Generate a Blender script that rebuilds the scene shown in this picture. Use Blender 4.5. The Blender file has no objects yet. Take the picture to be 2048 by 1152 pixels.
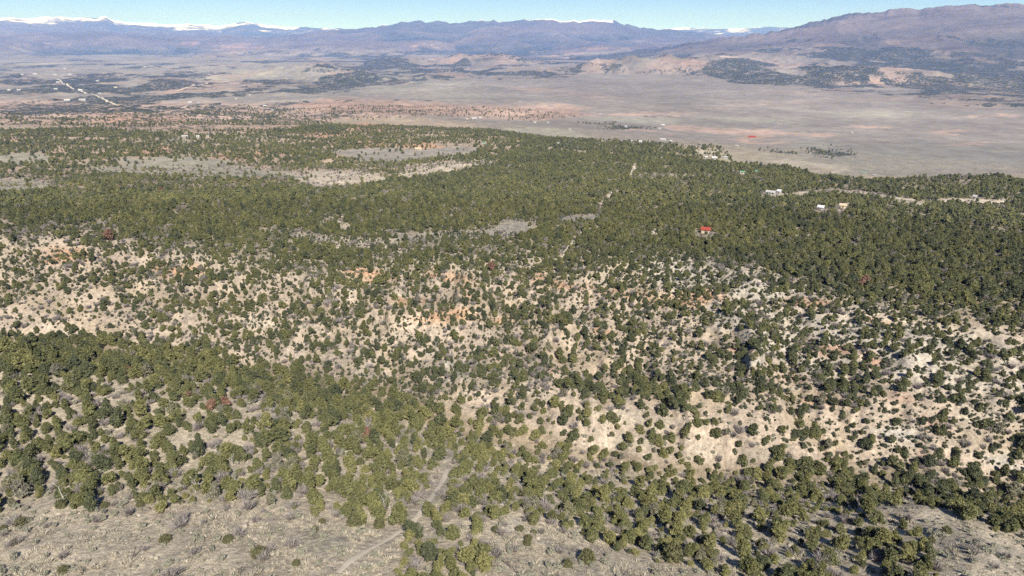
import bpy, bmesh, math, random
import numpy as np
from mathutils import Vector, Matrix

rng = np.random.default_rng(7)
random.seed(7)
R = math.radians
SC = bpy.context.scene
COL = SC.collection

# ------------------------------------------------------------------ camera, sky, sun, exposure
CZ = 400.0                      # camera height; the valley floor lies near zero
PITCH = R(20.0)
FPX = 1365.0                    # focal length in photo pixels (photo 2048 x 1152)
cam = bpy.data.objects.new('camera', bpy.data.cameras.new('camera'))
COL.objects.link(cam)
cam.location = (0, 0, CZ)
cam.rotation_euler = (R(90) - PITCH, 0, 0)
cam.data.sensor_width = 36.0
cam.data.lens = 36.0 * FPX / 2048.0
cam.data.clip_start = 1.0
cam.data.clip_end = 200000.0
SC.camera = cam

SUN_EL, SUN_AZ = R(43.0), R(15.0)   # the sun stands behind the camera, to the right
# direction towards the sun: behind (-Y), to the right (+X)
sdir = Vector((math.sin(SUN_AZ) * math.cos(SUN_EL), -math.cos(SUN_AZ) * math.cos(SUN_EL), math.sin(SUN_EL)))
world = bpy.data.worlds.new('World')
SC.world = world
world.use_nodes = True
wn = world.node_tree.nodes
wl = world.node_tree.links
wn.clear()
sky = wn.new('ShaderNodeTexSky')
sky.sky_type = 'NISHITA'
sky.sun_disc = False
sky.sun_elevation = SUN_EL
sky.sun_rotation = R(180) - SUN_AZ
sky.altitude = 2300
sky.air_density = 0.3
sky.dust_density = 0.0
sky.ozone_density = 2.0
bg = wn.new('ShaderNodeBackground')
bg.inputs[1].default_value = 0.09
wo = wn.new('ShaderNodeOutputWorld')
wl.new(sky.outputs[0], bg.inputs[0])
wl.new(bg.outputs[0], wo.inputs[0])

sun = bpy.data.objects.new('sun', bpy.data.lights.new('sun', 'SUN'))
COL.objects.link(sun)
sun.location = sdir * 500 + Vector((0, 0, CZ))
sun.rotation_euler = sdir.to_track_quat('Z', 'Y').to_euler()
sun.data.energy = 4.2
sun.data.angle = R(0.5)
sun.data.color = (1.0, 0.955, 0.90)

SC.view_settings.view_transform = 'Standard'
SC.view_settings.look = 'None'
SC.view_settings.exposure = 1.0
SC.view_settings.gamma = 1.0
SC.view_settings.use_curve_mapping = False
SC.cycles.max_bounces = 4
SC.cycles.diffuse_bounces = 2
SC.cycles.volume_bounces = 1
SC.cycles.use_denoising = False
HAZE_DENSITY = 4.0e-5
HAZE_COLOR = (0.17, 0.37, 1.0)

# ------------------------------------------------------------------ picture geometry (real rays from the camera)
cp, sp = math.cos(PITCH), math.sin(PITCH)

def ray(px, py):
    x = (px - 1024.0) / FPX
    y = (576.0 - py) / FPX
    return np.stack([x + 0 * y, cp + y * sp, -sp + y * cp], -1)

def project(X, Y, Z):
    dz = Z - CZ
    dep = np.maximum(Y * cp - dz * sp, 1e-3)
    return 1024 + FPX * X / dep, 576 - FPX * (Y * sp + dz * cp) / dep

# ------------------------------------------------------------------ noise
def _hash(ix, iy, seed):
    h = (ix.astype(np.int64) * 374761393 + iy.astype(np.int64) * 668265263 + seed * 1442695041) & 0xFFFFFFFF
    h = ((h ^ (h >> 13)) * 1274126177) & 0xFFFFFFFF
    h = h ^ (h >> 16)
    return (h & 0xFFFFFF) / float(0xFFFFFF)

def vnoise(x, y, seed=0):
    ix, iy = np.floor(x), np.floor(y)
    fx, fy = x - ix, y - iy
    fx = fx * fx * fx * (fx * (fx * 6 - 15) + 10)
    fy = fy * fy * fy * (fy * (fy * 6 - 15) + 10)
    a, b = _hash(ix, iy, seed), _hash(ix + 1, iy, seed)
    c, d = _hash(ix, iy + 1, seed), _hash(ix + 1, iy + 1, seed)
    return (a + (b - a) * fx) * (1 - fy) + (c + (d - c) * fx) * fy

def fbm(x, y, oct=4, seed=0, gain=0.5):          # about -1 .. 1
    s, a, t = 0.0, 1.0, 0.0
    for k in range(oct):
        s = s + a * (vnoise(x, y, seed + k * 17) * 2 - 1)
        t += a
        x, y = x * 1.93 + y * 0.53 + 11.7, y * 1.93 - x * 0.53 + 5.3
        a *= gain
    return s / t * 1.4

def ridged(x, y, oct=4, seed=0, gain=0.5):       # 0 .. 1, sharp crests
    s, a, t = 0.0, 1.0, 0.0
    for k in range(oct):
        n = 1 - np.abs(vnoise(x, y, seed + k * 31) * 2 - 1)
        s = s + a * n * n
        t += a
        x, y = x * 1.87 + y * 0.61 + 3.1, y * 1.87 - x * 0.61 + 7.9
        a *= gain
    return s / t

def smooth(a, b, x):
    t = np.clip((x - a) / (b - a), 0, 1)
    return t * t * (3 - 2 * t)

# ------------------------------------------------------------------ terrain heights: survey points seen from the camera
# (photo x, photo y, height relative to the camera)
CTRL = [
 # near grassy hillside
 (-200,1152,-78),(100,1152,-77),(400,1152,-75),(700,1152,-76),(1000,1152,-79),(1300,1152,-82),(1650,1152,-86),(1900,1130,-85),(2048,1152,-81),(2300,1152,-80),
 (-200,1020,-82),(0,1020,-82),(300,1015,-81),(600,1015,-83),(850,1000,-88),(1000,1040,-86),(1300,1095,-88),(1200,1030,-92),(1500,1060,-95),(1750,1040,-97),(1850,1010,-93),(2048,1060,-88),(2300,1060,-86),
 # wooded mesa on the near side of the ravine
 (-200,850,-84),(0,850,-84),(300,850,-84),(550,870,-88),(-200,700,-82),(0,705,-82),(250,730,-84),(450,770,-88),(620,830,-93),(800,900,-96),(1000,950,-101),(1400,1000,-105),
 # ravine floor
 (740,805,-111),(900,862,-112),(1050,902,-113),(1200,932,-114),(1450,952,-116),(1700,965,-118),(2048,1000,-120),(2300,1010,-121),
 # far face, left
 (-200,680,-118),(100,685,-118),(300,700,-117),(500,725,-115),(700,760,-112),
 (-200,610,-107),(100,610,-107),(400,620,-106),(650,640,-105),(100,545,-98),(400,560,-99),(-200,480,-92),(100,480,-92),(400,500,-95),
 # far face, middle and right, with its spurs
 (860,790,-108),(925,735,-99),(930,695,-106),(1060,730,-108),(800,690,-107),(1000,650,-103),(1000,590,-101),(850,560,-99),(1000,520,-98),
 (1150,850,-107),(1250,800,-102),(1130,705,-107),(1300,740,-104),(1230,650,-101),(1200,570,-98),(1250,520,-97),
 (1450,900,-111),(1450,830,-104),(1520,800,-104),(1450,720,-102),(1450,620,-98),(1450,530,-96),
 (1680,880,-113),(1750,820,-106),(1700,720,-102),(1700,620,-97),(1650,570,-96),
 (1950,930,-117),(1950,850,-110),(2000,760,-103),(2000,680,-97),(2000,645,-96),(2300,940,-117),(2300,760,-103),(2300,650,-96),
 # plateau behind the rim
 (-200,450,-92),(100,450,-93),(400,460,-97),(700,480,-101),(1000,480,-103),(1300,480,-101),(1600,500,-101),(2000,560,-100),(2300,560,-100),
 (-200,400,-105),(100,400,-105),(500,400,-110),(1000,400,-120),(1450,400,-116),(2000,450,-112),(2000,400,-125),(2300,400,-125),
 (-200,370,-120),(100,370,-120),(500,370,-122),(760,362,-132),(1000,350,-140),(1450,370,-130),(1750,358,-139),(1880,356,-140),(2000,356,-141),(2300,354,-141),
 (-200,330,-137),(100,330,-137),(500,330,-143),(800,310,-160),(1000,300,-165),(1250,300,-168),(1450,330,-150),(1600,335,-156),
 (-200,290,-154),(100,290,-154),(500,285,-160),(800,270,-176),(1200,284,-182),(1450,292,-178),
 (-200,255,-168),(100,255,-168),(400,262,-172),(700,250,-190),(1000,262,-196),
 # valley
 (-200,235,-232),(100,235,-232),(400,235,-225),(700,228,-235),(1000,238,-240),(1200,268,-270),(1300,275,-290),(1500,273,-330),(1700,335,-315),(2000,343,-322),(2300,343,-322),
 (-200,200,-275),(100,200,-275),(400,200,-275),(700,205,-265),(1000,210,-285),(1300,240,-315),(1600,280,-330),(2000,300,-325),(2300,300,-325),
 (-200,150,-330),(100,150,-330),(500,160,-325),(1000,180,-310),(1500,200,-325),(2000,220,-320),(2300,220,-320),
 (100,115,-335),(-200,115,-335),(600,120,-330),(1000,130,-320),(1400,140,-300),(1500,170,-315),(2000,160,-300),(2300,160,-300),
]
# hidden places: (photo x on the horizon, ground range, height relative to the camera)
HID = [(-200,305,-115),(50,278,-115),(300,240,-114),(500,208,-113),
       (1500,1300,-260),(1750,930,-190),(2000,930,-190),(2300,930,-190),(1750,1150,-290),(2000,1150,-290),(2300,1150,-290),(1500,1700,-315),(1250,1500,-230),
       (-200,25,-45),(600,25,-45),(1024,25,-45),(1500,25,-45),(2300,25,-45),(300,55,-66),(1024,55,-68),(1700,55,-66)]
pts = []
for px, py, z in CTRL:
    d = ray(np.float64(px), np.float64(py))
    t = z / d[2]
    pts.append((math.atan2(d[0], d[1]), math.log(t * math.hypot(d[0], d[1])), z))
for px, r, z in HID:
    pts.append((math.atan2((px - 1024) / FPX, cp + sp * 0.36), math.log(r), z))
for a in (-0.66, -0.33, 0, 0.33, 0.66):
    pts.append((a, math.log(32000), -330))
pts = np.array(pts)
SA, SL = 1.0, 1.25
P2 = np.stack([pts[:, 0] * SA, pts[:, 1] * SL], 1)
D = np.sqrt(((P2[:, None] - P2[None]) ** 2).sum(-1) + 1e-4)
n = len(P2)
A = np.zeros((n + 1, n + 1))
A[:n, :n] = D - np.eye(n) * 0.005
A[:n, n] = 1
A[n, :n] = 1
W = np.linalg.solve(A, np.append(pts[:, 2], 0))

def base_z(az, lr):
    az = np.clip(az, -0.70, 0.70) * SA
    lr = lr * SL
    out = np.full(az.shape, W[n])
    for (a, l), w in zip(P2, W[:n]):
        out += w * np.sqrt((az - a) ** 2 + (lr - l) ** 2 + 1e-4)
    return out

NA, NR = 940, 900
AZ = np.linspace(R(-56), R(56), NA)
LR = np.linspace(math.log(25.0), math.log(34000.0), NR)
# the smooth part is evaluated on a coarser grid and interpolated
ca, cl = np.linspace(AZ[0], AZ[-1], 300), np.linspace(LR[0], LR[-1], 300)
CG = base_z(*np.meshgrid(ca, cl))
def bil(G, fa, fl):
    i = np.clip(np.floor(fl).astype(int), 0, G.shape[0] - 2)
    j = np.clip(np.floor(fa).astype(int), 0, G.shape[1] - 2)
    u, v = np.clip(fa - j, 0, 1), np.clip(fl - i, 0, 1)
    return (G[i, j] * (1 - u) + G[i, j + 1] * u) * (1 - v) + (G[i + 1, j] * (1 - u) + G[i + 1, j + 1] * u) * v
GA, GL = np.meshgrid(AZ, LR)
GZ = bil(CG, (GA - ca[0]) / (ca[1] - ca[0]), (GL - cl[0]) / (cl[1] - cl[0]))
GR = np.exp(GL)
GX, GY = np.sin(GA) * GR, np.cos(GA) * GR
# relief: small hummocks near, gullies on the far face, badland ridges in the valley
U0, V0 = project(GX, GY, GZ + CZ)
def poly_y(xs, table):
    t = np.array(table, float)
    return np.interp(xs, t[:, 0], t[:, 1])
RIM = [(-200,470),(0,462),(120,450),(260,475),(400,515),(620,545),(870,515),(1000,500),(1250,505),(1350,525),(1500,545),(1600,575),(1700,595),(1850,632),(2048,655),(2300,690)]
FOOT = [(-200,680),(0,682),(200,690),(350,708),(500,724),(640,745),(760,765),(860,795),(960,832),(1060,858),(1150,890),(1250,920),(1400,935),(1600,938),(1850,938),(2048,975),(2300,990)]
rimY, footY = poly_y(U0, RIM), poly_y(U0, FOOT)
face = smooth(0, 25, V0 - rimY) * smooth(0, 30, footY - V0) * (GR < 420) * smooth(0, 22, GR - np.interp(U0, [0, 300, 600, 900, 1200, 2048], [298, 258, 216, 168, 155, 155]))
GZ += fbm(GX / 26, GY / 26, 4, 3) * 1.1 * smooth(40, 120, GR) * (1 - smooth(2500, 6000, GR))
gul = ridged(GX / 34 + 0.25 * fbm(GX / 20, GY / 20, 2, 9), GY / 75, 4, 21, 0.55)
GZ += face * (gul - 0.55) * 9.5
GZ += face * (ridged(GX / 9, GY / 15, 3, 33) - .5) * 2.6
strata = GZ + 2.5 * fbm(GX / 60, GY / 60, 3, 37)
GZ += face * 1.3 * (smooth(.35, .65, (strata / 6.5) % 1.0) - (strata / 6.5) % 1.0)
GZ += (ridged(GX / 120, GY / 160, 4, 5) - 0.5) * 7 * smooth(330, 700, GR) * (1 - smooth(1500, 2500, GR))
badl = smooth(1500, 2400, GR) * (1 - smooth(9000, 15000, GR))
left = smooth(1300, 900, U0)
GZ += (ridged(GX / 420, GY / 520, 5, 8, 0.55) - 0.5) * 38 * badl * left
GZ += fbm(GX / 700, GY / 700, 4, 12) * 7 * badl
for hx, hy, hw, hh in [(1340,152,190,34),(1600,170,230,17),(1850,174,220,15),(1980,212,150,9),(620,152,110,20),(700,162,90,11),(440,120,70,11),(960,130,110,20),(800,130,70,13),(1120,150,120,9),(330,178,60,10),(880,160,80,8),(1480,128,90,12)]:
    d_ = ray(np.float64(hx), np.float64(hy))
    ha, hr = math.atan2(d_[0], d_[1]), 322.0 / -d_[2] * math.hypot(d_[0], d_[1])
    q_ = ((GA - ha) * hr / (hw * hr / FPX)) ** 2 + ((GR - hr * 1.07) / (hr * .085)) ** 2
    GZ += np.clip(1 - q_, 0, 1) ** .9 * hh * hr / FPX * (.55 + .75 * ridged(GX / (hr * .05), GY / (hr * .07), 4, int(hx)))
GZ += CZ

def ground_z(x, y):
    r = np.hypot(x, y)
    a = np.arctan2(x, y)
    return bil(GZ, (a - AZ[0]) / (AZ[1] - AZ[0]), (np.log(np.maximum(r, 25.1)) - LR[0]) / (LR[1] - LR[0]))

def hit(px, py, rmin=30.0, rmax=30000.0):
    """the first ground point on the ray through a photo pixel"""
    d = ray(np.float64(px), np.float64(py))
    h = math.hypot(d[0], d[1])
    rs = np.exp(np.linspace(math.log(rmin), math.log(rmax), 6000))
    x, y = d[0] / h * rs, d[1] / h * rs
    zz = CZ + d[2] / h * rs
    below = zz < ground_z(x, y)
    i = int(np.argmax(below)) if below.any() else len(rs) - 1
    return float(x[i]), float(y[i]), float(ground_z(x[i:i + 1], y[i:i + 1])[0])

# ------------------------------------------------------------------ land cover map (what grows and what soil lies where)
X0, X1, Y1 = -512, 2560, 1452
MW, MH = (X1 - X0) // 2, Y1 // 2
mx = X0 + (np.arange(MW) + 0.5) * 2
my = (np.arange(MH) + 0.5) * 2
MX, MY = np.meshgrid(mx, my)
TAN, PALE, WHITE = (.43, .365, .305), (.48, .425, .355), (.50, .475, .435)
ORANGE, RED, PINK = (.49, .31, .20), (.42, .275, .21), (.43, .315, .255)
GREY, SAGE, DRY = (.29, .27, .245), (.31, .295, .245), (.46, .41, .335)
FIELD, LITTER = (.42, .37, .27), (.29, .245, .185)
soil = np.zeros((MH, MW, 3))
soil[:] = LITTER
dens = np.full((MH, MW), 0.0)
wood = np.zeros((MH, MW))
speck = np.zeros((MH, MW))

def ell(cx, cy, rx, ry, tilt=0.0, soft=0.5):
    """soft ellipse on a crop of the map -> slices, weight"""
    ext = max(rx, ry) if tilt else 0
    ex, ey = (max(rx, ext), max(ry, ext * abs(tilt) + ry)) 
    j0, j1 = max(0, int((cx - ex - X0) / 2) - 1), min(MW, int((cx + ex - X0) / 2) + 2)
    i0, i1 = max(0, int((cy - ey) / 2) - 1), min(MH, int((cy + ey) / 2) + 2)
    if j1 <= j0 or i1 <= i0:
        return None, None
    dx = MX[i0:i1, j0:j1] - cx
    dy = MY[i0:i1, j0:j1] - cy - dx * tilt
    q = np.sqrt((dx / rx) ** 2 + (dy / ry) ** 2)
    return (slice(i0, i1), slice(j0, j1)), 1 - smooth(1 - soft, 1, q)

def poly(pl, soft=6.0):
    """soft polygon -> full-map weight, by even-odd test and distance to the outline"""
    pl = np.array(pl, float)
    j0, j1 = max(0, int((pl[:, 0].min() - soft - X0) / 2)), min(MW, int((pl[:, 0].max() + soft - X0) / 2) + 2)
    i0, i1 = max(0, int((pl[:, 1].min() - soft) / 2)), min(MH, int((pl[:, 1].max() + soft) / 2) + 2)
    x, y = MX[i0:i1, j0:j1], MY[i0:i1, j0:j1]
    ins = np.zeros(x.shape, bool)
    dist = np.full(x.shape, 1e9)
    for (ax, ay), (bx, by) in zip(pl, np.roll(pl, -1, 0)):
        if ay != by:
            ins ^= ((ay > y) != (by > y)) & (x < (bx - ax) * (y - ay) / (by - ay) + ax)
        ll = max((bx - ax) ** 2 + (by - ay) ** 2, 1e-6)
        t = np.clip(((x - ax) * (bx - ax) + (y - ay) * (by - ay)) / ll, 0, 1)
        dist = np.minimum(dist, np.hypot(x - ax - t * (bx - ax), y - ay - t * (by - ay)))
    return (slice(i0, i1), slice(j0, j1)), np.clip(0.5 + np.where(ins, dist, -dist) / soft, 0, 1)

def line(pl, hw, soft=4.0):
    pl = np.array(pl, float)
    m = hw + soft
    j0, j1 = max(0, int((pl[:, 0].min() - m - X0) / 2)), min(MW, int((pl[:, 0].max() + m - X0) / 2) + 2)
    i0, i1 = max(0, int((pl[:, 1].min() - m) / 2)), min(MH, int((pl[:, 1].max() + m) / 2) + 2)
    x, y = MX[i0:i1, j0:j1], MY[i0:i1, j0:j1]
    dist = np.full(x.shape, 1e9)
    for (ax, ay), (bx, by) in zip(pl[:-1], pl[1:]):
        ll = max((bx - ax) ** 2 + (by - ay) ** 2, 1e-6)
        t = np.clip(((x - ax) * (bx - ax) + (y - ay) * (by - ay)) / ll, 0, 1)
        dist = np.minimum(dist, np.hypot(x - ax - t * (bx - ax), y - ay - t * (by - ay)))
    return (slice(i0, i1), slice(j0, j1)), 1 - smooth(hw - soft * .5, hw + soft * .5, dist)

def put(shape, col=None, k=1.0, d=None, w=None, s=None):
    sl, wt = shape
    if sl is None:
        return
    if col is not None:
        soil[sl] += (np.array(col) - soil[sl]) * (wt * k)[..., None]
    for lay, val in ((dens, d), (wood, w), (speck, s)):
        if val is not None:
            lay[sl] += (val - lay[sl]) * wt

# --- valley, hills, mountains (far country first)
FARCOL = (.245, .22, .195)
put(poly([(-512, 0), (2560, 0), (2560, 350), (1700, 350), (1450, 300), (1100, 275), (-512, 255)], 8), FARCOL)
put(poly([(-512, 0), (2560, 0), (2560, 100), (1500, 108), (1300, 104), (1000, 108), (600, 98), (-512, 98)], 12), (.15, .128, .118))
put(poly([(-512, 195), (0, 195), (200, 205), (420, 205), (640, 215), (800, 232), (720, 262), (300, 268), (-512, 262)], 14), PINK, .8, s=.62)
put(poly([(570, 206), (700, 196), (850, 206), (1000, 214), (1150, 213), (1190, 228), (1080, 240), (900, 232), (700, 226), (600, 216)], 8), RED, .65, s=.50)
put(poly([(-512, 112), (300, 112), (700, 112), (900, 160), (1000, 172), (560, 195), (300, 195), (-512, 195)], 18), (.27, .25, .215))
for c, x, y, a, b, t in [   # pale fields, bare flats and scars
    (FIELD,100,129,48,5,0),(FIELD,265,155,42,4,.02),(FIELD,20,127,30,4,0),(FIELD,378,148,20,8,-.1),(FIELD,475,150,80,12,-.08),(FIELD,575,158,30,6,-.1),(FIELD,520,128,55,4,0),(FIELD,395,134,40,3,0),
    (FIELD,640,128,30,3,0),(FIELD,440,166,35,5,-.1),(RED,340,180,30,10,-.15),(RED,235,235,50,18,.1),(RED,330,240,70,10,0),(RED,160,222,30,7,0),(RED,80,185,35,4,0),(RED,90,220,25,5,0),(RED,430,172,18,4,0),
    (RED,470,95,40,8,0),(RED,380,88,30,6,0),(PINK,130,90,18,5,0),(PINK,55,90,22,4,0),(RED,640,123,25,6,0),(RED,690,147,35,5,0),(RED,900,122,25,7,0),(PINK,845,95,18,6,-.4),
    (RED,1120,108,40,7,.1),(RED,1200,98,30,4,0),(RED,1315,92,14,4,0),(RED,1100,90,22,5,0),(RED,1370,125,70,10,.06),(PINK,1330,136,60,8,0),(PINK,1420,142,90,7,.05),
    (PINK,1060,178,60,4,.06),(PINK,1160,186,45,5,.12),(PINK,1200,197,40,5,.05),(PINK,1090,212,70,7,0),(PINK,1020,228,80,7,0),(PINK,1290,228,110,4,-.01),(PINK,1450,215,60,3,-.04),
    (PINK,1560,205,110,4,-.02),(PINK,1760,200,110,3,0),(PINK,1460,262,120,6,.05),(PINK,1560,266,60,5,0),(PINK,1510,283,80,4,.05),(PINK,1390,258,60,4,.05),(PINK,1290,262,80,3,.08),(PINK,1620,269,70,3,0),
    (ORANGE,1510,274,45,3,0),(PINK,1870,304,45,4,.03),(PINK,1950,285,60,4,0),(PINK,1900,265,60,4,-.03),(PINK,1740,255,60,3,.03),(PINK,1990,232,60,3,0),(PINK,1350,252,30,4,0),
    (PINK,1700,162,120,7,.01),(PINK,1560,130,90,6,.05),(PINK,1480,117,60,5,.05),(PINK,1850,165,70,6,0),(PINK,2000,130,60,8,0),(PINK,1930,125,30,7,-.1),(PINK,1660,95,35,10,-.2),(PINK,1765,85,35,9,-.2),(PINK,1690,88,14,12,.2),
    (PINK,1645,62,9,4,0),(PINK,1800,137,60,4,0),(TAN,1990,88,30,6,0),(TAN,1680,45,22,3,-.35),(TAN,1850,42,30,4,.4),(TAN,1960,26,50,5,.2),(TAN,1870,104,50,5,.15),(TAN,1800,30,10,12,-.4),(TAN,2000,110,30,4,.1),
    (GREY,1800,122,80,6,.03),(GREY,1600,150,60,5,0),(GREY,1560,180,60,6,0),(GREY,1750,178,60,5,0),(GREY,1500,150,80,6,.0),(GREY,1970,180,70,6,0),(GREY,1560,98,70,6,-.05),(GREY,930,165,60,5,0),
    (SAGE,900,190,110,14,0),(SAGE,780,178,90,10,0),(SAGE,1500,240,140,8,.03),(SAGE,1750,230,150,10,0),(SAGE,1850,320,160,14,.02),(SAGE,1350,195,70,10,.1),(SAGE,1650,300,70,14,.2),(SAGE,1280,240,120,6,.05)]:
    put(ell(x, y, a * 1.2, b * 1.35, t, .85), c, .95 if y > 200 else .55)
for x, y, a, b, t in [      # far-off woods
    (40,150,60,8,0),(40,165,70,8,0),(60,188,50,3,0),(110,173,60,4,0),(180,157,60,9,.05),(210,150,70,6,0),(160,120,60,3,.05),(50,117,30,2,0),(200,124,50,2,.05),(230,183,60,7,0),(320,160,40,14,-.3),(350,145,50,5,-.1),
    (390,172,50,8,.1),(420,150,35,5,-.4),(270,190,50,7,0),(480,185,90,7,-.1),(520,175,60,8,-.15),(560,168,50,5,-.1),(620,187,60,3,0),(690,161,40,4,-.05),(600,120,50,7,0),(660,130,60,9,.06),(360,112,38,5,0),(270,116,30,2,.05),(480,110,50,5,-.1),(560,105,45,6,.06),(440,122,25,3,0),
    (620,98,40,5,0),(740,115,60,9,0),(830,105,50,9,-.15),(800,122,70,7,0),(960,105,70,14,.03),(1040,112,50,9,.05),(920,95,40,8,0),(990,92,30,7,.1),(730,138,60,8,-.1),(790,135,40,4,0),(850,150,35,7,0),(880,156,45,6,0),(940,153,25,3,0),
    (1000,131,60,5,-.05),(1070,120,80,4,-.04),(1080,148,80,6,0),(1130,137,70,4,-.05),(1200,128,60,4,-.08),(1250,105,60,5,-.15),(1330,97,60,5,-.12),(1200,140,50,6,0),(1100,155,60,4,0),(1290,143,70,6,0),(1400,148,80,5,.03),(1480,140,60,4,.05),(1370,113,60,4,0),(1010,158,30,3,0),
    (1470,108,55,5,.03),(1530,122,40,4,.03),(1580,110,18,4,0),(1600,82,45,8,-.15),(1560,90,30,5,0),(1640,108,35,9,0),(1700,100,22,12,0),(1745,72,35,9,-.2),(1800,100,50,12,.15),(1760,112,60,7,0),(1850,118,60,7,.05),(1640,130,60,5,.03),(1720,133,70,5,.03),
    (1900,78,55,11,.12),(1960,90,80,12,.1),(2040,95,60,12,0),(1920,110,60,9,.05),(1990,115,60,8,.1),(2030,108,50,9,0),(1880,128,70,5,.03),(1720,145,80,4,0),(1820,147,70,4,0),(1950,150,80,5,0),(2030,155,70,6,0),(1880,30,25,4,.3),(2000,12,60,3,0),(1850,22,30,3,-.6),(1990,55,30,4,-.3),(1900,52,20,4,.3),
    (1500,165,70,5,0),(1560,170,60,4,.03),(1620,165,50,4,0),(1570,160,40,3,0),(1640,180,60,6,.02),(1700,182,50,5,0),(1760,185,30,2,0),(1510,188,25,2,0),(1850,170,60,5,0),(1930,172,60,5,0),(1870,193,70,4,0),(1980,200,90,6,.03),(1880,207,20,2,0),(2020,210,60,6,0),(1800,158,60,4,0),(2040,172,50,5,0),(1750,170,50,6,0),
    (270,206,35,4,0),(240,220,30,4,0),(300,203,30,3,.05),(700,199,40,3,0),(830,200,60,2,0),(100,200,60,4,0),(60,215,50,5,0),(180,205,40,4,0),(130,240,50,4,0),(20,235,30,5,0),(470,226,70,4,.03),(540,232,60,4,.03),(380,228,40,3,0),
    (1330,236,20,2,0),(1660,303,60,9,.08),(1560,306,50,6,.05),(1250,256,60,3,.02),(1200,248,40,2,0)]:
    put(ell(x, y, a * 1.15, b * 1.45, t, 1.0), (.20, .15, .12), .5, w=.95)
put(poly([(1440,80),(1600,40),(1700,18),(2048,0),(2560,0),(2560,74),(2048,74),(1900,66),(1700,84),(1560,92)], 10), (.17,.145,.14), .8)
for x, y, a, b in [(1340,138,170,16),(1600,160,220,14),(1850,165,220,14),(620,142,100,12),(960,120,100,12),(1980,207,120,7)]:
    put(ell(x, y, a, b, 0, .9), w=.62, s=.4)
# --- the wooded tableland behind the rim
tl = [(-512,262),(0,250),(150,256),(300,266),(420,272),(600,258),(680,240),(820,236),(930,246),(1000,262),(1090,276),(1200,284),(1330,290),(1440,293),(1500,300),(1600,312),(1650,322),(1640,332),(1570,335),(1680,347),(1760,353),(2048,354),(2560,356),(2560,720),(-512,720)]
put(poly(tl, 6), (.30, .265, .205), d=.86, w=0, s=0)
put(poly([(-512,262),(0,252),(300,268),(600,262),(820,240),(930,248),(1050,280),(1000,330),(800,345),(560,372),(200,385),(-512,385)], 14), (.36, .29, .235), d=.40)
for c, x, y, a, b, t, d in [
    (SAGE,300,322,75,8,.02,.04),(SAGE,450,338,110,6,.02,.06),(SAGE,240,338,70,5,.03,.08),(PALE,680,355,85,9,.0,.04),(GREY,720,363,35,5,0,.0),(PINK,650,364,50,5,0,.1),(PALE,860,334,95,6,-.12,.08),
    (GREY,780,307,95,7,.0,.04),(GREY,890,299,70,5,-.05,.05),(PINK,830,300,40,3,0,.1),(SAGE,45,314,60,7,-.05,.05),(SAGE,50,366,45,7,0,.08),(PINK,160,378,35,5,0,.2),(PINK,120,298,20,7,.6,.1),(PINK,35,282,25,4,0,.2),
    (RED,460,357,90,10,.03,.45),(RED,300,305,60,8,0,.45),(RED,480,312,50,7,0,.4),(RED,640,270,40,6,0,.4),(RED,740,255,60,8,.05,.4),(RED,720,283,60,9,.1,.45),(ORANGE,840,292,50,6,0,.3),(PALE,950,316,60,8,0,.5),(RED,560,300,60,6,0,.5),
    (SAGE,370,283,60,3,0,.2),(SAGE,500,275,50,3,0,.2),(SAGE,1080,262,90,4,.05,.15),(SAGE,1130,272,60,4,.05,.2),(PINK,1240,311,40,3,0,.3),(PALE,1310,352,50,4,.02,.35),(PALE,1360,356,30,3,0,.4),(SAGE,1410,304,30,3,0,.15),(PALE,1600,325,60,5,.03,.12),(PALE,1660,335,50,5,.1,.06),
    (GREY,1630,386,45,4,.02,.0),(PALE,1680,383,60,3,.03,.0),(PALE,1760,392,50,3,.15,.0),(SAGE,1820,407,40,4,.1,.05),(PALE,1930,403,80,3,.03,.0),(PALE,1550,387,20,3,0,.0),(PALE,1690,415,12,4,0,0),
    (GREY,1040,457,45,10,-.1,.03),(GREY,870,474,90,7,.05,.08),(GREY,985,470,50,5,0,.1),(PALE,780,485,90,7,.03,.25),(PALE,690,458,18,6,0,.0),(PALE,655,443,15,6,0,.05),(GREY,1150,435,35,4,-.1,.02),(GREY,770,387,25,3,0,.3),
    (PALE,370,418,16,5,0,.1),(PALE,240,392,30,3,0,.4),(GREY,560,470,40,8,0,.5),(GREY,1530,520,40,6,0,.6),(PALE,1300,465,30,5,0,.6),(PALE,1411,463,14,4,0,.0)]:
    put(ell(x, y, a, b * 1.35 + 1.5, t, .35), c, .9, d=d)
for c, d, pl in [
    (SAGE, .04, [(225,322),(300,312),(420,314),(470,326),(410,338),(300,338),(240,334)]),
    (SAGE, .05, [(160,332),(300,340),(450,336),(600,342),(600,356),(480,358),(330,352),(200,346)]),
    (PALE, .02, [(585,350),(660,340),(750,348),(790,360),(720,374),(640,378),(595,370)]),
    (GREY, .02, [(655,302),(740,297),(830,300),(910,292),(972,296),(930,308),(840,322),(740,326),(690,316)]),
    (PALE, .06, [(770,350),(860,334),(960,326),(975,332),(900,346),(800,358)]),
    (SAGE, .05, [(-200,312),(40,308),(110,312),(105,324),(30,330),(-200,330)]),
    (SAGE, .06, [(-100,362),(40,360),(110,366),(100,380),(20,384),(-100,380)]),
    (GREY, .02, [(765,466),(830,462),(905,470),(985,456),(1008,440),(1080,442),(1066,466),(1000,480),(905,484),(850,494),(810,484)]),
    (GREY, .02, [(1115,440),(1150,430),(1195,428),(1190,440),(1130,446)]),
    (PALE, .12, [(560,462),(640,470),(720,478),(820,488),(800,500),(690,494),(590,482)])]:
    put(poly(pl, 5), c, 1, d=d)
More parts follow.
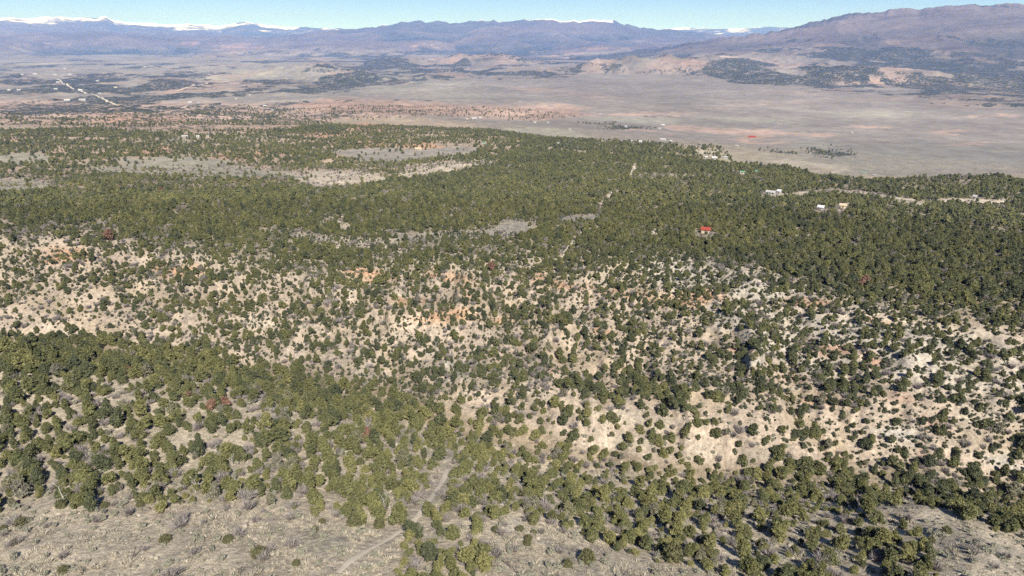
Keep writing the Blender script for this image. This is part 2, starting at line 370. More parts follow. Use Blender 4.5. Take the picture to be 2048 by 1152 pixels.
# --- far face of the ravine
facepoly = RIM + FOOT[::-1]
put(poly(facepoly, 26), TAN, 1, d=.70)
put(poly([(300,470),(640,520),(900,480),(1000,480),(1300,500),(1500,520),(1700,575),(1600,600),(1300,560),(900,545),(640,570),(400,540)], 30), (.44,.385,.315), .8, d=.80)
put(poly([(1250,500),(1500,540),(1700,610),(2048,700),(2048,800),(1700,760),(1500,700),(1350,600)], 40), WHITE, .6, d=.62)
for c, x, y, a, b, t, d in [
    (ORANGE,135,512,55,16,.05,.3),(ORANGE,360,543,75,12,.05,.3),(ORANGE,740,552,60,14,.1,.3),(ORANGE,900,550,50,9,.1,.3),(ORANGE,940,580,14,28,0,.1),(ORANGE,1120,565,90,9,.18,.35),(ORANGE,1260,590,70,9,.12,.3),(ORANGE,1380,600,110,13,.05,.3),(ORANGE,830,605,70,11,.03,.3),
    (ORANGE,890,635,90,12,-.08,.35),(ORANGE,1010,640,40,9,0,.3),(ORANGE,1200,663,35,8,0,.3),(ORANGE,920,625,30,12,.2,.2),(RED,1660,700,90,14,.12,.3),(RED,1740,730,40,14,.1,.25),(RED,1470,700,50,9,.05,.3),(PINK,1800,800,50,14,.1,.15),(PINK,1260,780,60,12,.15,.2),(PINK,1110,740,30,16,0,.2),(PINK,1580,760,60,9,.1,.4),(PINK,1870,850,40,16,.2,.3),(RED,1850,905,16,16,0,.3),
    (ORANGE,1400,585,30,6,0,.2),(PALE,660,580,70,8,.05,.25),(PALE,820,590,60,7,0,.3),(PALE,1110,640,70,8,.08,.25),(PALE,1600,622,150,10,.08,.3),(PALE,1900,660,110,14,.15,.35),(ORANGE,1620,605,80,8,.05,.3),(ORANGE,1760,640,60,8,.1,.35),(ORANGE,1960,605,30,7,.2,.1),
    (PALE,100,660,55,14,.1,.12),(PALE,210,665,30,10,0,.2),(PALE,280,660,25,10,0,.2),(PALE,400,700,60,14,.2,.15),(PALE,520,650,60,12,0,.3),(PALE,640,715,100,22,.1,.22),(PALE,730,745,40,14,.1,.2),(WHITE,870,705,26,7,-.1,.1),(PALE,930,755,75,28,.0,.14),(WHITE,910,733,60,7,0,.25),
    (PALE,1060,780,60,20,.2,.3),(PALE,1230,830,110,22,.15,.22),(PALE,1250,885,90,20,.12,.1),(PALE,1400,905,40,20,.1,.02),(PALE,1540,915,60,18,.25,.12),(PALE,1330,850,60,14,.1,.2),(WHITE,1800,870,60,24,.1,.25),(PALE,1980,830,70,30,.1,.3),(WHITE,1480,720,60,10,0,.4),(WHITE,2010,925,50,20,.2,.3),
    (PALE,1960,740,80,24,.1,.35),(ORANGE,1640,805,60,8,.0,.25),(PALE,1560,640,70,12,.03,.3)]:
    put(ell(x, y, a * 1.2, b * (1.55 if c in (ORANGE, RED) else 1.25), t, .9), c, 1.0, d=min(d + .12, .8) if d > .13 else d + .03)
for pl, hw, d in [([(1040,685),(1130,715),(1230,745),(1310,790),(1450,805)],16,.9),([(1560,820),(1620,865),(1680,900),(1700,930)],16,.9),([(1715,760),(1690,830),(1680,900)],12,.85),([(930,590),(1010,610),(1100,640),(1200,700)],20,.85),
                  ([(790,610),(760,690),(830,760)],18,.8),([(1260,560),(1390,620),(1450,680)],12,.7),([(600,600),(700,660),(640,700)],20,.7),([(180,560),(330,600),(480,610)],20,.62),([(0,590),(120,610),(220,660)],24,.7),
                  ([(1180,690),(1240,770),(1200,820)],14,.8),([(1500,780),(1600,790),(1760,760)],14,.7),([(880,790),(960,760),(1060,800),(1090,850)],10,.65),([(1940,870),(1990,900),(2048,880)],16,.85),([(2048,610),(1900,640),(1800,600)],16,.8)]:
    put(line(pl, hw, 16), (.36, .30, .225), .6, d=d)
# --- ravine floor, near mesa, slopes
put(poly([(-512,690),(0,684),(200,692),(350,712),(500,728),(640,750),(760,772),(860,802),(960,838),(1060,865),(1150,898),(1250,925),(1400,942),(1600,945),(1850,945),(2048,985),(2560,1010),(2560,1452),(-512,1452)], 10), (.45,.40,.325), d=.92)
put(line([(-200,700),(200,705),(400,735),(560,765),(760,795),(900,845),(1050,885),(1170,925),(1300,952),(1500,965),(1700,962),(1850,955),(2048,1000),(2300,1020)], 26, 20), (.30,.25,.19), d=.97)
for x, y, a, b, t, d in [(200,735,40,14,0,.4),(400,770,50,14,.1,.3),(310,860,40,10,0,.4),(430,880,60,22,.1,.3),(520,830,50,12,0,.35),(120,845,50,14,-.1,.45),(60,880,40,10,0,.4),(440,930,70,22,0,.3),(620,930,50,18,0,.35),(360,970,70,14,0,.35),(490,960,40,30,0,.25),(560,1000,60,14,0,.4),
                          (700,860,70,14,.1,.4),(870,915,60,14,.05,.06),(820,905,40,8,0,.1),(660,1000,40,20,0,.4),(950,980,40,30,-.2,.3),(980,930,50,16,0,.45),(1200,1010,60,18,.2,.25),(1160,980,30,14,0,.3),(1330,1000,60,14,.1,.4),(1420,1040,50,16,.1,.4),(1100,1030,40,12,0,.5),(1620,1020,60,20,.2,.35),(1500,1000,60,12,0,.5),(1700,1060,60,18,.3,.3),(1580,1090,60,20,.3,.4),(1240,1040,26,20,0,.05),(1500,1110,40,14,0,.4),(1750,1090,30,20,0,.3),(1900,960,60,18,.2,.4),(1960,990,50,14,.2,.5),(1000,1010,60,12,-.2,.12)]:
    put(ell(x, y, a * .8, b * .8, t, .6), (.58,.51,.41) if x > 900 else (.50,.445,.355), .9, d=d)
put(poly([(900,930),(1100,920),(1400,960),(1720,975),(1850,1060),(1880,1140),(1870,1250),(1450,1250),(1330,1128),(1230,1108),(1150,1068),(1060,1042),(985,1035),(930,1000)], 30), (.56,.49,.39), .95, d=.80)
G1 = [(-512,1060),(0,1026),(70,1008),(150,1012),(180,1034),(215,1030),(240,1010),(330,1026),(400,1004),(480,1012),(520,1004),(640,1036),(680,1052),(720,1062),(770,1058),(830,1044),(850,1050),(845,1075),(815,1085),(780,1120),(770,1180),(760,1452),(-512,1452)]
G2 = [(975,1045),(1000,1032),(1060,1044),(1140,1070),(1190,1090),(1230,1112),(1330,1128),(1420,1146),(1470,1170),(1560,1300),(1560,1452),(940,1452),(950,1160),(985,1110)]
G3 = [(1770,966),(1830,1012),(1900,1026),(1960,1052),(2048,1078),(2560,1130),(2560,1452),(1850,1452),(1872,1130),(1850,1085),(1800,1020)]
for g in (G1, G2, G3):
    put(poly(g, 7), DRY, 1, d=.0)
put(poly([(1770,966),(1830,1000),(1840,1060),(1800,1030)], 10), PALE, .8)
for c, x, y, a, b, t in [(PALE,560,1025,120,12,.0),(PALE,480,1045,70,10,-.3),(PALE,150,1095,160,8,-.1),(PALE,60,1010,120,12,0),(SAGE,230,1075,130,14,-.1),(SAGE,330,1110,130,14,-.1),(WHITE,1025,1055,45,18,.1),(TAN,1200,1100,70,14,.2),(TAN,990,1140,40,20,0),(GREY,1100,1085,80,14,.3),(SAGE,640,1085,100,20,-.2),(GREY,1250,1140,120,12,.05),(PALE,1380,1143,80,5,.1),(GREY,1980,1110,120,40,.3),(PALE,1830,1090,30,40,.5),(PALE,440,1100,40,10,0),(SAGE,80,1130,100,14,0),(TAN,330,1030,120,8,0)]:
    put(ell(x, y, a, b, t, .8), c, .6)
TRAIL = [(676,1146),(700,1122),(740,1098),(790,1070),(830,1042),(852,1010),(874,980),(888,958),(896,938)]
ROAD = [(1112,530),(1125,512),(1150,480),(1172,455),(1186,440),(1197,425),(1200,410),(1214,396),(1231,380)]
ROAD2 = [(1263,352),(1266,342),(1270,332)]
ROAD3 = [(1575,388),(1610,385),(1680,383),(1730,388),(1800,398),(1850,407),(1900,401),(1960,405),(2004,405),(2022,397)]
put(line(TRAIL, 13, 8), PALE, .8, d=0)
put(line(ROAD, 2.5, 3), PALE, .7, d=0)
put(line(ROAD2, 4, 3), PALE, .9, d=0)
put(line(ROAD3, 4, 2), PALE, .9, d=0)
put(line([(690,458),(684,436)], 5, 4), PALE, .9, d=0)

def look(layer, u, v):
    j = np.clip(((u - X0) / 2).astype(int), 0, MW - 1)
    i = np.clip((v / 2).astype(int), 0, MH - 1)
    return layer[i, j]

def warp(x, y, u, v):
    """natural, ragged outlines: shift the look-up by noise that lies in the ground"""
    a, l = np.arctan2(x, y), np.log(np.hypot(x, y))
    k = np.clip((v - 60) / 500, .12, 1)
    q = 1 + 1.2 * (v < 235)
    du = fbm(a * 26 * q, l * 26 * q, 5, 41, .62) * np.where(v < 235, 55, 26)
    dv = fbm(a * 26 * q, l * 26 * q, 5, 77, .62) * np.where(v < 235, 5.0, 13 * k)
    return u + du, v + dv

# ------------------------------------------------------------------ materials
def mat(name, rough=0.9):
    m = bpy.data.materials.new(name)
    m.use_nodes = True
    nt = m.node_tree
    b = nt.nodes['Principled BSDF']
    b.inputs['Roughness'].default_value = rough
    b.inputs['Specular IOR Level'].default_value = 0.15
    return m, nt, b

def node(nt, typ, **kw):
    nd = nt.nodes.new(typ)
    for k, v in kw.items():
        setattr(nd, k, v)
    return nd

def noise_tex(nt, vec, scale, detail=4, rough=.6):
    t = node(nt, 'ShaderNodeTexNoise')
    t.inputs['Scale'].default_value = scale
    t.inputs['Detail'].default_value = detail
    t.inputs['Roughness'].default_value = rough
    nt.links.new(vec, t.inputs['Vector'])
    return t.outputs['Fac']

def ramp(nt, fac, stops):
    r = node(nt, 'ShaderNodeValToRGB')
    el = r.color_ramp.elements
    while len(el) < len(stops):
        el.new(0.5)
    for e, (p, c) in zip(el, stops):
        e.position = p
        e.color = c if len(c) == 4 else (*c, 1)
    nt.links.new(fac, r.inputs[0])
    return r.outputs[0]

def mixc(nt, fac, a, b, blend='MIX'):
    m = node(nt, 'ShaderNodeMix', data_type='RGBA', blend_type=blend)
    for sock, val in ((m.inputs[0], fac), (m.inputs[6], a), (m.inputs[7], b)):
        if hasattr(val, 'is_linked'):
            nt.links.new(val, sock)
        elif isinstance(val, (int, float)):
            sock.default_value = val
        else:
            sock.default_value = (*val, 1)
    return m.outputs[2]

def math_(nt, op, a, b=0.0):
    m = node(nt, 'ShaderNodeMath', operation=op)
    for sock, val in ((m.inputs[0], a), (m.inputs[1], b)):
        if hasattr(val, 'is_linked'):
            nt.links.new(val, sock)
        else:
            sock.default_value = val
    return m.outputs[0]

def terrain_material(name, near):
    m, nt, b = mat(name, 0.95)
    pos = node(nt, 'ShaderNodeNewGeometry').outputs['Position']
    c = node(nt, 'ShaderNodeAttribute', attribute_name='soil').outputs['Color']
    sp_ = node(nt, 'ShaderNodeAttribute', attribute_name='speck').outputs['Fac']
    wd = node(nt, 'ShaderNodeAttribute', attribute_name='wood').outputs['Fac']
    if near:
        for sc_, lo, hi in ((.035, .76, 1.24), (.16, .74, 1.26), (.9, .62, 1.38), (3.2, .68, 1.32)):
            f = noise_tex(nt, pos, sc_, 5, .65)
            c = mixc(nt, 1.0, c, ramp(nt, f, [(.3, (lo,) * 3), (.7, (hi, hi * .99, hi * .97))]), 'MULTIPLY')
        # dry grass and twig litter between the stones
        f = noise_tex(nt, pos, .55, 6, .75)
        c = mixc(nt, ramp(nt, f, [(.54, (0, 0, 0)), (.70, (.42, .42, .42))]), c, (.22, .19, .14))
        f = noise_tex(nt, pos, 1.7, 4, .7)
        c = mixc(nt, ramp(nt, f, [(.60, (0, 0, 0)), (.70, (.6, .6, .6))]), c, (.50, .455, .37))
        h1 = noise_tex(nt, pos, .5, 8, .7)
        bp = node(nt, 'ShaderNodeBump')
        bp.inputs['Strength'].default_value = 0.9
        bp.inputs['Distance'].default_value = 0.8
        nt.links.new(h1, bp.inputs['Height'])
        nt.links.new(bp.outputs[0], b.inputs['Normal'])
    else:
        for sc_, lo, hi in ((.0009, .80, 1.2), (.004, .82, 1.18), (.02, .80, 1.2)):
            f = noise_tex(nt, pos, sc_, 5, .6)
            c = mixc(nt, 1.0, c, ramp(nt, f, [(.3, (lo,) * 3), (.7, (hi,) * 3)]), 'MULTIPLY')
    # scattered far trees and far woods with their gaps
    f = math_(nt, 'ADD', math_(nt, 'MULTIPLY', noise_tex(nt, pos, .055, 3, .7), .62), math_(nt, 'MULTIPLY', noise_tex(nt, pos, .009, 4, .65), .38))
    wood_c = ramp(nt, noise_tex(nt, pos, .02, 4, .6), [(.3, (.040, .046, .034)), (.7, (.070, .073, .052))])
    thr = math_(nt, 'SUBTRACT', .68, math_(nt, 'MULTIPLY', math_(nt, 'MAXIMUM', sp_, wd), .30))
    k = math_(nt, 'MULTIPLY', math_(nt, 'SUBTRACT', f, thr), 14.0)
    cl_ = node(nt, 'ShaderNodeClamp')
    nt.links.new(k, cl_.inputs[0])
    c = mixc(nt, cl_.outputs[0], c, wood_c)
    nt.links.new(c, b.inputs['Base Color'])
    return m

M_ground = terrain_material('ground_soil', True)
M_far = terrain_material('valley_soil', False)

def leaf_material(name, stops):
    m, nt, b = mat(name, 0.75)
    tint = node(nt, 'ShaderNodeAttribute', attribute_type='INSTANCER', attribute_name='tint').outputs['Fac']
    c = ramp(nt, tint, stops)
    oc = node(nt, 'ShaderNodeTexCoord').outputs['Object']
    f = noise_tex(nt, oc, 1.3, 3, .6)
    c = mixc(nt, 1.0, c, ramp(nt, f, [(.3, (.72, .74, .8)), (.7, (1.28, 1.25, 1.15))]), 'MULTIPLY')
    nt.links.new(c, b.inputs['Base Color'])
    return m
M_leaf = leaf_material('juniper_foliage', [(0.0, (.062, .072, .044)), (.25, (.088, .097, .050)), (.5, (.118, .123, .056)), (.72, (.146, .147, .063)), (.84, (.178, .172, .074)), (.90, (.155, .15, .10)), (.95, (.17, .16, .13)), (.97, (.19, .115, .085)), (1.0, (.21, .12, .088))])

def flat_material(name, lo, hi, scale=2.0, rough=.9):
    m, nt, b = mat(name, rough)
    oc = node(nt, 'ShaderNodeTexCoord').outputs['Object']
    nt.links.new(ramp(nt, noise_tex(nt, oc, scale, 4, .6), [(.3, lo), (.7, hi)]), b.inputs['Base Color'])
    return m
M_bark = flat_material('juniper_bark', (.17, .13, .10), (.32, .27, .22))
M_deadwood = flat_material('weathered_deadwood', (.34, .32, .30), (.5, .48, .45))
M_charred = flat_material('charred_wood', (.05, .043, .036), (.13, .11, .09))
M_twig = flat_material('bare_twigs', (.20, .175, .165), (.31, .28, .265))
M_sage = flat_material('sagebrush_leaf', (.17, .17, .125), (.29, .28, .225))
M_bush = flat_material('bush_leaf', (.070, .072, .036), (.125, .12, .06))
M_straw = flat_material('dry_grass', (.33, .29, .225), (.46, .42, .34))
M_stone = flat_material('pale_stone', (.29, .25, .20), (.42, .37, .30), .8)
M_trail = flat_material('trail_dust', (.42, .365, .29), (.50, .44, .355), .6)
M_white = flat_material('white_paint', (.28, .28, .275), (.42, .42, .415), .3, .6)
M_tanwall = flat_material('tan_siding', (.40, .33, .24), (.50, .42, .31), .3, .7)
M_redroof = flat_material('red_metal_roof', (.24, .048, .036), (.32, .066, .05), .3, .5)
M_greenroof = flat_material('green_metal_roof', (.10, .22, .16), (.15, .28, .21), .3, .5)
M_greyroof = flat_material('grey_metal_roof', (.42, .43, .45), (.60, .61, .63), .3, .45)
M_brownroof = flat_material('brown_shingle_roof', (.10, .075, .055), (.17, .13, .10), .5, .85)
M_glass = flat_material('window_glass', (.03, .04, .05), (.05, .06, .07), 1, .1)

# ------------------------------------------------------------------ terrain meshes
def grid_mesh(name, X, Y, Z, material, kind='structure', extra=None):
    h, w = X.shape
    me = bpy.data.meshes.new(name)
    co = np.stack([X, Y, Z], -1).reshape(-1, 3).astype(np.float32)
    q = (np.arange(h - 1)[:, None] * w + np.arange(w - 1)[None]).ravel()
    idx = np.stack([q, q + 1, q + w + 1, q + w], 1).astype(np.int32)
    me.vertices.add(len(co))
    me.vertices.foreach_set('co', co.ravel())
    me.loops.add(idx.size)
    me.loops.foreach_set('vertex_index', idx.ravel())
    me.polygons.add(len(idx))
    me.polygons.foreach_set('loop_start', np.arange(0, idx.size, 4, dtype=np.int32))
    me.polygons.foreach_set('loop_total', np.full(len(idx), 4, np.int32))
    me.polygons.foreach_set('use_smooth', np.ones(len(idx), bool))
    me.update(calc_edges=True)
    for k, arr in (extra or {}).items():
        if arr.ndim == 3:
            at = me.attributes.new(k, 'FLOAT_COLOR', 'POINT')
            at.data.foreach_set('color', np.concatenate([arr.reshape(-1, 3), np.ones((co.shape[0], 1))], 1).astype(np.float32).ravel())
        else:
            at = me.attributes.new(k, 'FLOAT', 'POINT')
            at.data.foreach_set('value', arr.astype(np.float32).ravel())
    me.materials.append(material)
    o = bpy.data.objects.new(name, me)
    o['kind'] = kind
    COL.objects.link(o)
    return o

put(ell(1850, 318, 480, 46, 0, .8), (.225, .215, .19), .9)
put(ell(1500, 205, 500, 40, 0, 1.0), (.25, .225, .20), .7)
LOWLAND = np.zeros((MH, MW))
for pl in ([(-512,128),(150,120),(600,100),(1000,100),(1300,108),(1250,150),(900,165),(640,190),(560,215),(300,262),(-512,262)], [(1380,122),(1500,92),(1700,70),(2560,60),(2560,222),(1900,215),(1700,196),(1500,190),(1400,160)]):
    sl, wt = poly(pl, 24)
    LOWLAND[sl] = np.maximum(LOWLAND[sl], wt)
def wild(x, y, w):
    return np.maximum(w, .88 * smooth(-.14, .30, fbm(x / 620, y / 1150, 5, 57, .6)))
soil *= np.where(MY > 340, .80, .86)[..., None]
GU, GV = project(GX, GY, GZ)
WU, WV = warp(GX, GY, GU, GV)
GS, GSP, GW = look(soil, WU, WV), look(speck, WU, WV), look(wood, WU, WV)
GLO = look(LOWLAND, WU, WV) * smooth(2000, 2600, GR)
GS = GS + (np.array((.34, .245, .195)) - GS) * (GLO * .45 * smooth(.15, .55, fbm(GX / 450, GY / 900, 5, 71, .6)))[..., None]
GW = np.where(GLO > 0, wild(GX, GY, GW) * GLO + GW * (1 - GLO), GW)
GW = .92 * smooth(.22, .85, GW + .30 * fbm(GX / 260, GY / 380, 5, 55, .65) * (GW > .02))
SPLIT = int(np.searchsorted(LR, math.log(2300)))
grid_mesh('ground', GX[:SPLIT + 1], GY[:SPLIT + 1], GZ[:SPLIT + 1], M_ground, extra=dict(soil=GS[:SPLIT + 1], speck=GSP[:SPLIT + 1], wood=GW[:SPLIT + 1]))
grid_mesh('valley_floor', GX[SPLIT:], GY[SPLIT:], GZ[SPLIT:], M_far, extra=dict(soil=GS[SPLIT:], speck=GSP[SPLIT:], wood=GW[SPLIT:]))

# ------------------------------------------------------------------ mountains
def range_mesh(name, sky_line, r_foot, r_crest, r_back, z_foot, wave, amp, snow, seed, power=1.25, na=520, nr=150, snow_px=(-9999, 9999)):
    t = np.array(sky_line, float)
    d = ray(t[:, 0], t[:, 1])
    taz = np.arctan2(d[:, 0], d[:, 1])
    tz = d[:, 2] / np.hypot(d[:, 0], d[:, 1]) * r_crest
    az = np.linspace(taz[0], taz[-1], na)
    ta = np.linspace(0, 1.28, nr)
    A_, T = np.meshgrid(az, ta)
    zc = np.interp(az, taz, tz)[None] + fbm(A_ * 120, T * 0, 4, seed + 3) * amp * .10 * smooth(.8, 1, T)
    rr = np.where(T <= 1, r_foot + (r_crest - r_foot) * T, r_crest + (r_back - r_crest) * (T - 1) / .28)
    X, Y = np.sin(A_) * rr, np.cos(A_) * rr
    prof = np.where(T <= 1, np.clip(T, 0, 1) ** power, 1 - (T - 1) / .28 * .6)
    Z = z_foot + (zc - z_foot) * prof
    rid = ridged(X / wave + .3 * fbm(X / wave * 2, Y / wave * 2, 2, seed + 9), Y / (wave * 1.6), 6, seed, .52)
    env = np.clip(T, 0, 1) * np.clip(1.02 - T, 0, 1) * 4 * .9 + .06 * (T > .9)
    Z = Z + (rid - .62) * amp * env
    Z += CZ
    u, v = project(X, Y, Z)
    wu, wv = warp(X, Y, u, v)
    c = look(soil, wu, wv).copy()
    wd = look(wood, wu, wv)
    lo_ = look(LOWLAND, wu, wv)
    wd = np.maximum(wd, .72 * smooth(.46, .22, rid) * smooth(.1, .25, T) * smooth(.95, .7, T))  # gully conifers, also painted shade where frontal sun leaves spurs flat
    wd = np.maximum(wd, wild(X, Y, wd) * lo_)
    wd = .92 * smooth(.22, .85, wd + .34 * fbm(X / 420, Y / 600, 5, 55, .65) * (wd > .02))
    nse = fbm(X / (wave * .8), Y / (wave * .8), 5, seed + 5)
    c *= (1 + .28 * nse)[..., None]
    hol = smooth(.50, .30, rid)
    c = c + (np.array((.085, .085, .075)) - c) * (hol * .85 * (T > .15))[..., None]  # conifer-dark hollows; the colour also paints in ridge shading
    if snow:
        top = (u > snow_px[0]) * (u < snow_px[1]) * smooth(-snow, -snow * .35, (Z - CZ - zc) + snow * 1.25 * fbm(X / (wave * .45), Y / (wave * .45), 5, seed + 8, .65) - snow * .6 * smooth(.50, .30, rid))
        c = c + (np.array((.86, .88, .92)) - c) * (top * (T > .5))[..., None]
        wd = wd * (1 - top)
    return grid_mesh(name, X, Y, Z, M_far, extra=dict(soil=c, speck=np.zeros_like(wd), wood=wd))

range_mesh('mountain', [(-420,40),(-200,38),(0,35),(60,36),(110,33),(150,36),(190,34),(212,33),(232,42),(270,44),(330,48),(385,48),(440,52),(465,48),(490,42),(520,47),(560,52),(620,54),(660,56),(700,57),(760,57),(900,60)],
           24000, 38000, 44000, -340, 3600, 420, 250, 101)
range_mesh('mountain', [(1180,66),(1250,60),(1330,57),(1370,54),(1420,57),(1480,57),(1540,53),(1580,55),(1700,58)],
           30000, 42000, 46000, -340, 3000, 260, 330, 131, na=240)
range_mesh('mountain', [(-420,70),(0,66),(200,64),(400,68),(520,72),(600,66),(690,57),(760,50),(800,43),(830,40),(900,43),(960,40),(1000,42),(1060,39),(1090,38),(1130,42),(1160,42),(1190,39),(1220,41),(1260,49),(1330,57),(1400,63),(1470,70),(1600,76),(1800,80)],
           14500, 25000, 30000, -345, 2500, 460, 55, 151, snow_px=(740, 1225))
range_mesh('mountain', [(1100,122),(1180,114),(1260,102),(1330,93),(1400,82),(1450,76),(1500,69),(1560,60),(1600,50),(1640,40),(1680,27),(1700,24),(1720,25),(1760,22),(1800,17),(1840,18),(1880,13),(1920,10),(1980,8),(2048,7),(2300,6),(2560,12)],
           6600, 12500, 16000, -318, 2600, 240, 0, 171, 1.35)

# ------------------------------------------------------------------ haze: one closed box of even air
hm = bpy.data.materials.new('haze_air')
hm.use_nodes = True
hn = hm.node_tree
hn.nodes.clear()
ho = hn.nodes.new('ShaderNodeOutputMaterial')
hv = hn.nodes.new('ShaderNodeVolumePrincipled')
hv.inputs['Color'].default_value = (*HAZE_COLOR, 1)
hv.inputs['Absorption Color'].default_value = (1, 1, 1, 1)
hv.inputs['Density'].default_value = HAZE_DENSITY
hv.inputs['Anisotropy'].default_value = 0.0
hn.links.new(hv.outputs[0], ho.inputs['Volume'])
bm = bmesh.new()
bmesh.ops.create_cube(bm, size=1.0)
hz0, hz1 = -60.0, CZ + 1750.0
for v in bm.verts:
    v.co = Vector((v.co.x * 110000, v.co.y * 110000, hz0 if v.co.z < 0 else hz1))
me = bpy.data.meshes.new('haze')
bm.to_mesh(me)
bm.free()
me.materials.append(hm)
hz = bpy.data.objects.new('haze', me)
hz['kind'] = 'stuff'
COL.objects.link(hz)

# ------------------------------------------------------------------ plant meshes
def ico(sub):
    b = bmesh.new()
    bmesh.ops.create_icosphere(b, subdivisions=sub, radius=1.0)
    v = np.array([q.co[:] for q in b.verts])
    f = np.array([[w.index for w in q.verts] for q in b.faces])
    b.free()
    return v, f
ICO = {1: ico(1), 2: ico(2)}

class Build:
    def __init__(self):
        self.v, self.f, self.m, self.n = [], [], [], 0
    def add(self, v, f, m=0):
        self.v.append(np.asarray(v, float))
        self.f += [tuple(int(i) + self.n for i in q) for q in f]
        self.m += [m] * len(f)
        self.n += len(v)
    def mesh(self, name, mats, smooth_=False):
        me = bpy.data.meshes.new(name)
        me.from_pydata(np.concatenate(self.v).tolist(), [], self.f)
        for m in mats:
            me.materials.append(m)
        me.polygons.foreach_set('material_index', np.array(self.m, np.int32))
        if smooth_:
            me.polygons.foreach_set('use_smooth', np.ones(len(self.f), bool))
        me.update()
        return me

def blob(B, g, c, r, sub, rough=.22, m=0, squash=.85):
    v, f = ICO[sub]
    s = 1 + (g.random(len(v)) - .5) * 2 * rough
    B.add(np.array(c) + v * s[:, None] * np.array((r, r, r * squash)), f, m)

def tufts(B, g, centres, radii, count, size, m=0):
    k = g.integers(0, len(centres), count)
    d = g.normal(size=(count, 3))
    d[:, 2] = np.abs(d[:, 2]) * .9 + d[:, 2] * .3
    d /= np.linalg.norm(d, axis=1)[:, None]
    p = np.array(centres)[k] + d * (np.array(radii)[k] * (.85 + .35 * g.random(count)))[:, None]
    for q, dd in zip(p, d):
        a = np.cross(dd, g.normal(size=3))
        a /= np.linalg.norm(a) + 1e-9
        b = dd * .8 + np.cross(dd, a) * .5 + g.normal(size=3) * .25
        s = size * (.6 + .8 * g.random())
        B.add([q - a * s * .5, q + a * s * .5, q + b * s + a * s * .2], [(0, 1, 2)], m)

def stick(B, p, q, r0, r1, sides=5, m=0):
    p, q = np.array(p, float), np.array(q, float)
    d = q - p
    d /= np.linalg.norm(d) + 1e-9
    a = np.cross(d, (0.3, 0.9, 0.1))
    a /= np.linalg.norm(a)
    b = np.cross(d, a)
    th = np.arange(sides) * 2 * math.pi / sides
    ring = np.cos(th)[:, None] * a + np.sin(th)[:, None] * b
    v = np.concatenate([p + ring * r0, q + ring * r1])
    f = [(i, (i + 1) % sides, sides + (i + 1) % sides, sides + i) for i in range(sides)]
    B.add(v, f + [tuple(range(sides))[::-1], tuple(range(sides, 2 * sides))], m)

# shape: height, width, height of the widest part, crown base
SHAPES = [(4.6, 4.0, .42, .35), (5.2, 3.4, .40, .35), (3.9, 4.6, .45, .4), (4.4, 3.6, .36, .2), (5.0, 4.2, .5, .6), (3.4, 3.3, .40, .1), (4.8, 3.0, .38, .2), (4.2, 4.4, .48, .5)]
WORDS = ['rounded', 'tall', 'broad', 'domed', 'full', 'bushy', 'narrow', 'spreading']

def crown_lobes(g, shape, nl, rl):
    H, Wd, wz, zb = shape
    c, r = [], []
    lean = g.normal(size=2) * .24
    for k in range(nl):
        z = zb + (H - zb) * ((k + .5) / nl) ** .85
        t = (z - zb) / (H - zb)
        rm = Wd / 2 * (math.sin(math.pi * min(1, (t * .5 / wz if t < wz else .5 + (t - wz) * .5 / (1 - wz)))) * .75 + .25 * (1 - t))
        a = k * 2.4 + g.random() * 1.2
        q = rm * (.42 + .62 * g.random())
        rr = rl * (.55 + .85 * g.random()) * (.65 + .45 * min(1, rm / (Wd / 2)))
        c.append((math.cos(a) * q + lean[0] * z, math.sin(a) * q + lean[1] * z, min(max(z, zb + rr * .55), H - rr * .6)))
        r.append(rr)
    return c, r

def make_tree(i, hi):
    g = np.random.default_rng(100 + i)
    sh = SHAPES[i % 8]
    C, T = Build(), Build()
    if hi:
        c, r = crown_lobes(g, sh, 28, .62)
        for p, q in zip(c, r):
            blob(C, g, p, q * .86, 1, .34)
        tufts(C, g, c, r, 1100, .36)
        n0 = 2 + i % 2
        for k in range(n0):
            a = k * 2.5 + g.random()
            e = (math.cos(a) * .35, math.sin(a) * .35, sh[0] * .42)
            stick(T, (math.cos(a) * .08, math.sin(a) * .08, -.7), e, .15, .09, 6)
            for j in range(3):
                stick(T, e, np.array(c[g.integers(0, len(c))]), .07, .025, 4)
        stick(T, (0, 0, -.7), (g.normal() * .15, g.normal() * .15, sh[0] * .72), .17, .05, 6)
    else:
        c, r = crown_lobes(g, sh, 10, .95)
        for p, q in zip(c, r):
            blob(C, g, p, q * .9, 1, .34)
        tufts(C, g, c, r, 130, .6)
        stick(T, (0, 0, -.7), (0, 0, sh[0] * .6), .17, .06, 4)
    return C, T

SRC = bpy.data.collections.new('plant_sources')       # meshes that the scattered ground cover repeats
def source(coll, name, me):
    o = bpy.data.objects.new(name, me)
    coll.objects.link(o)
    return o
def joined(C, T, name, mats):
    J = Build()
    J.v, J.f, J.m, J.n = list(C.v), list(C.f), [0] * len(C.f), C.n
    for v in T.v:
        J.v.append(v)
    J.f += [tuple(q + C.n for q in f) for f in T.f]
    J.m += [1] * len(T.f)
    return J.mesh(name, mats)
src_near, src_far = bpy.data.collections.new('near_tree_sources'), bpy.data.collections.new('far_tree_sources')
CROWN, TRUNK = [], []
for i in range(8):
    C, T = make_tree(i, True)
    CROWN.append(C.mesh('crown', [M_leaf]))
    TRUNK.append(T.mesh('trunk', [M_bark]))
    source(src_near, 'near_tree_%02d' % i, joined(C, T, 'near_tree', [M_leaf, M_bark]))
    C, T = make_tree(i, False)
    source(src_far, 'far_tree_%02d' % i, joined(C, T, 'far_tree', [M_leaf, M_bark]))

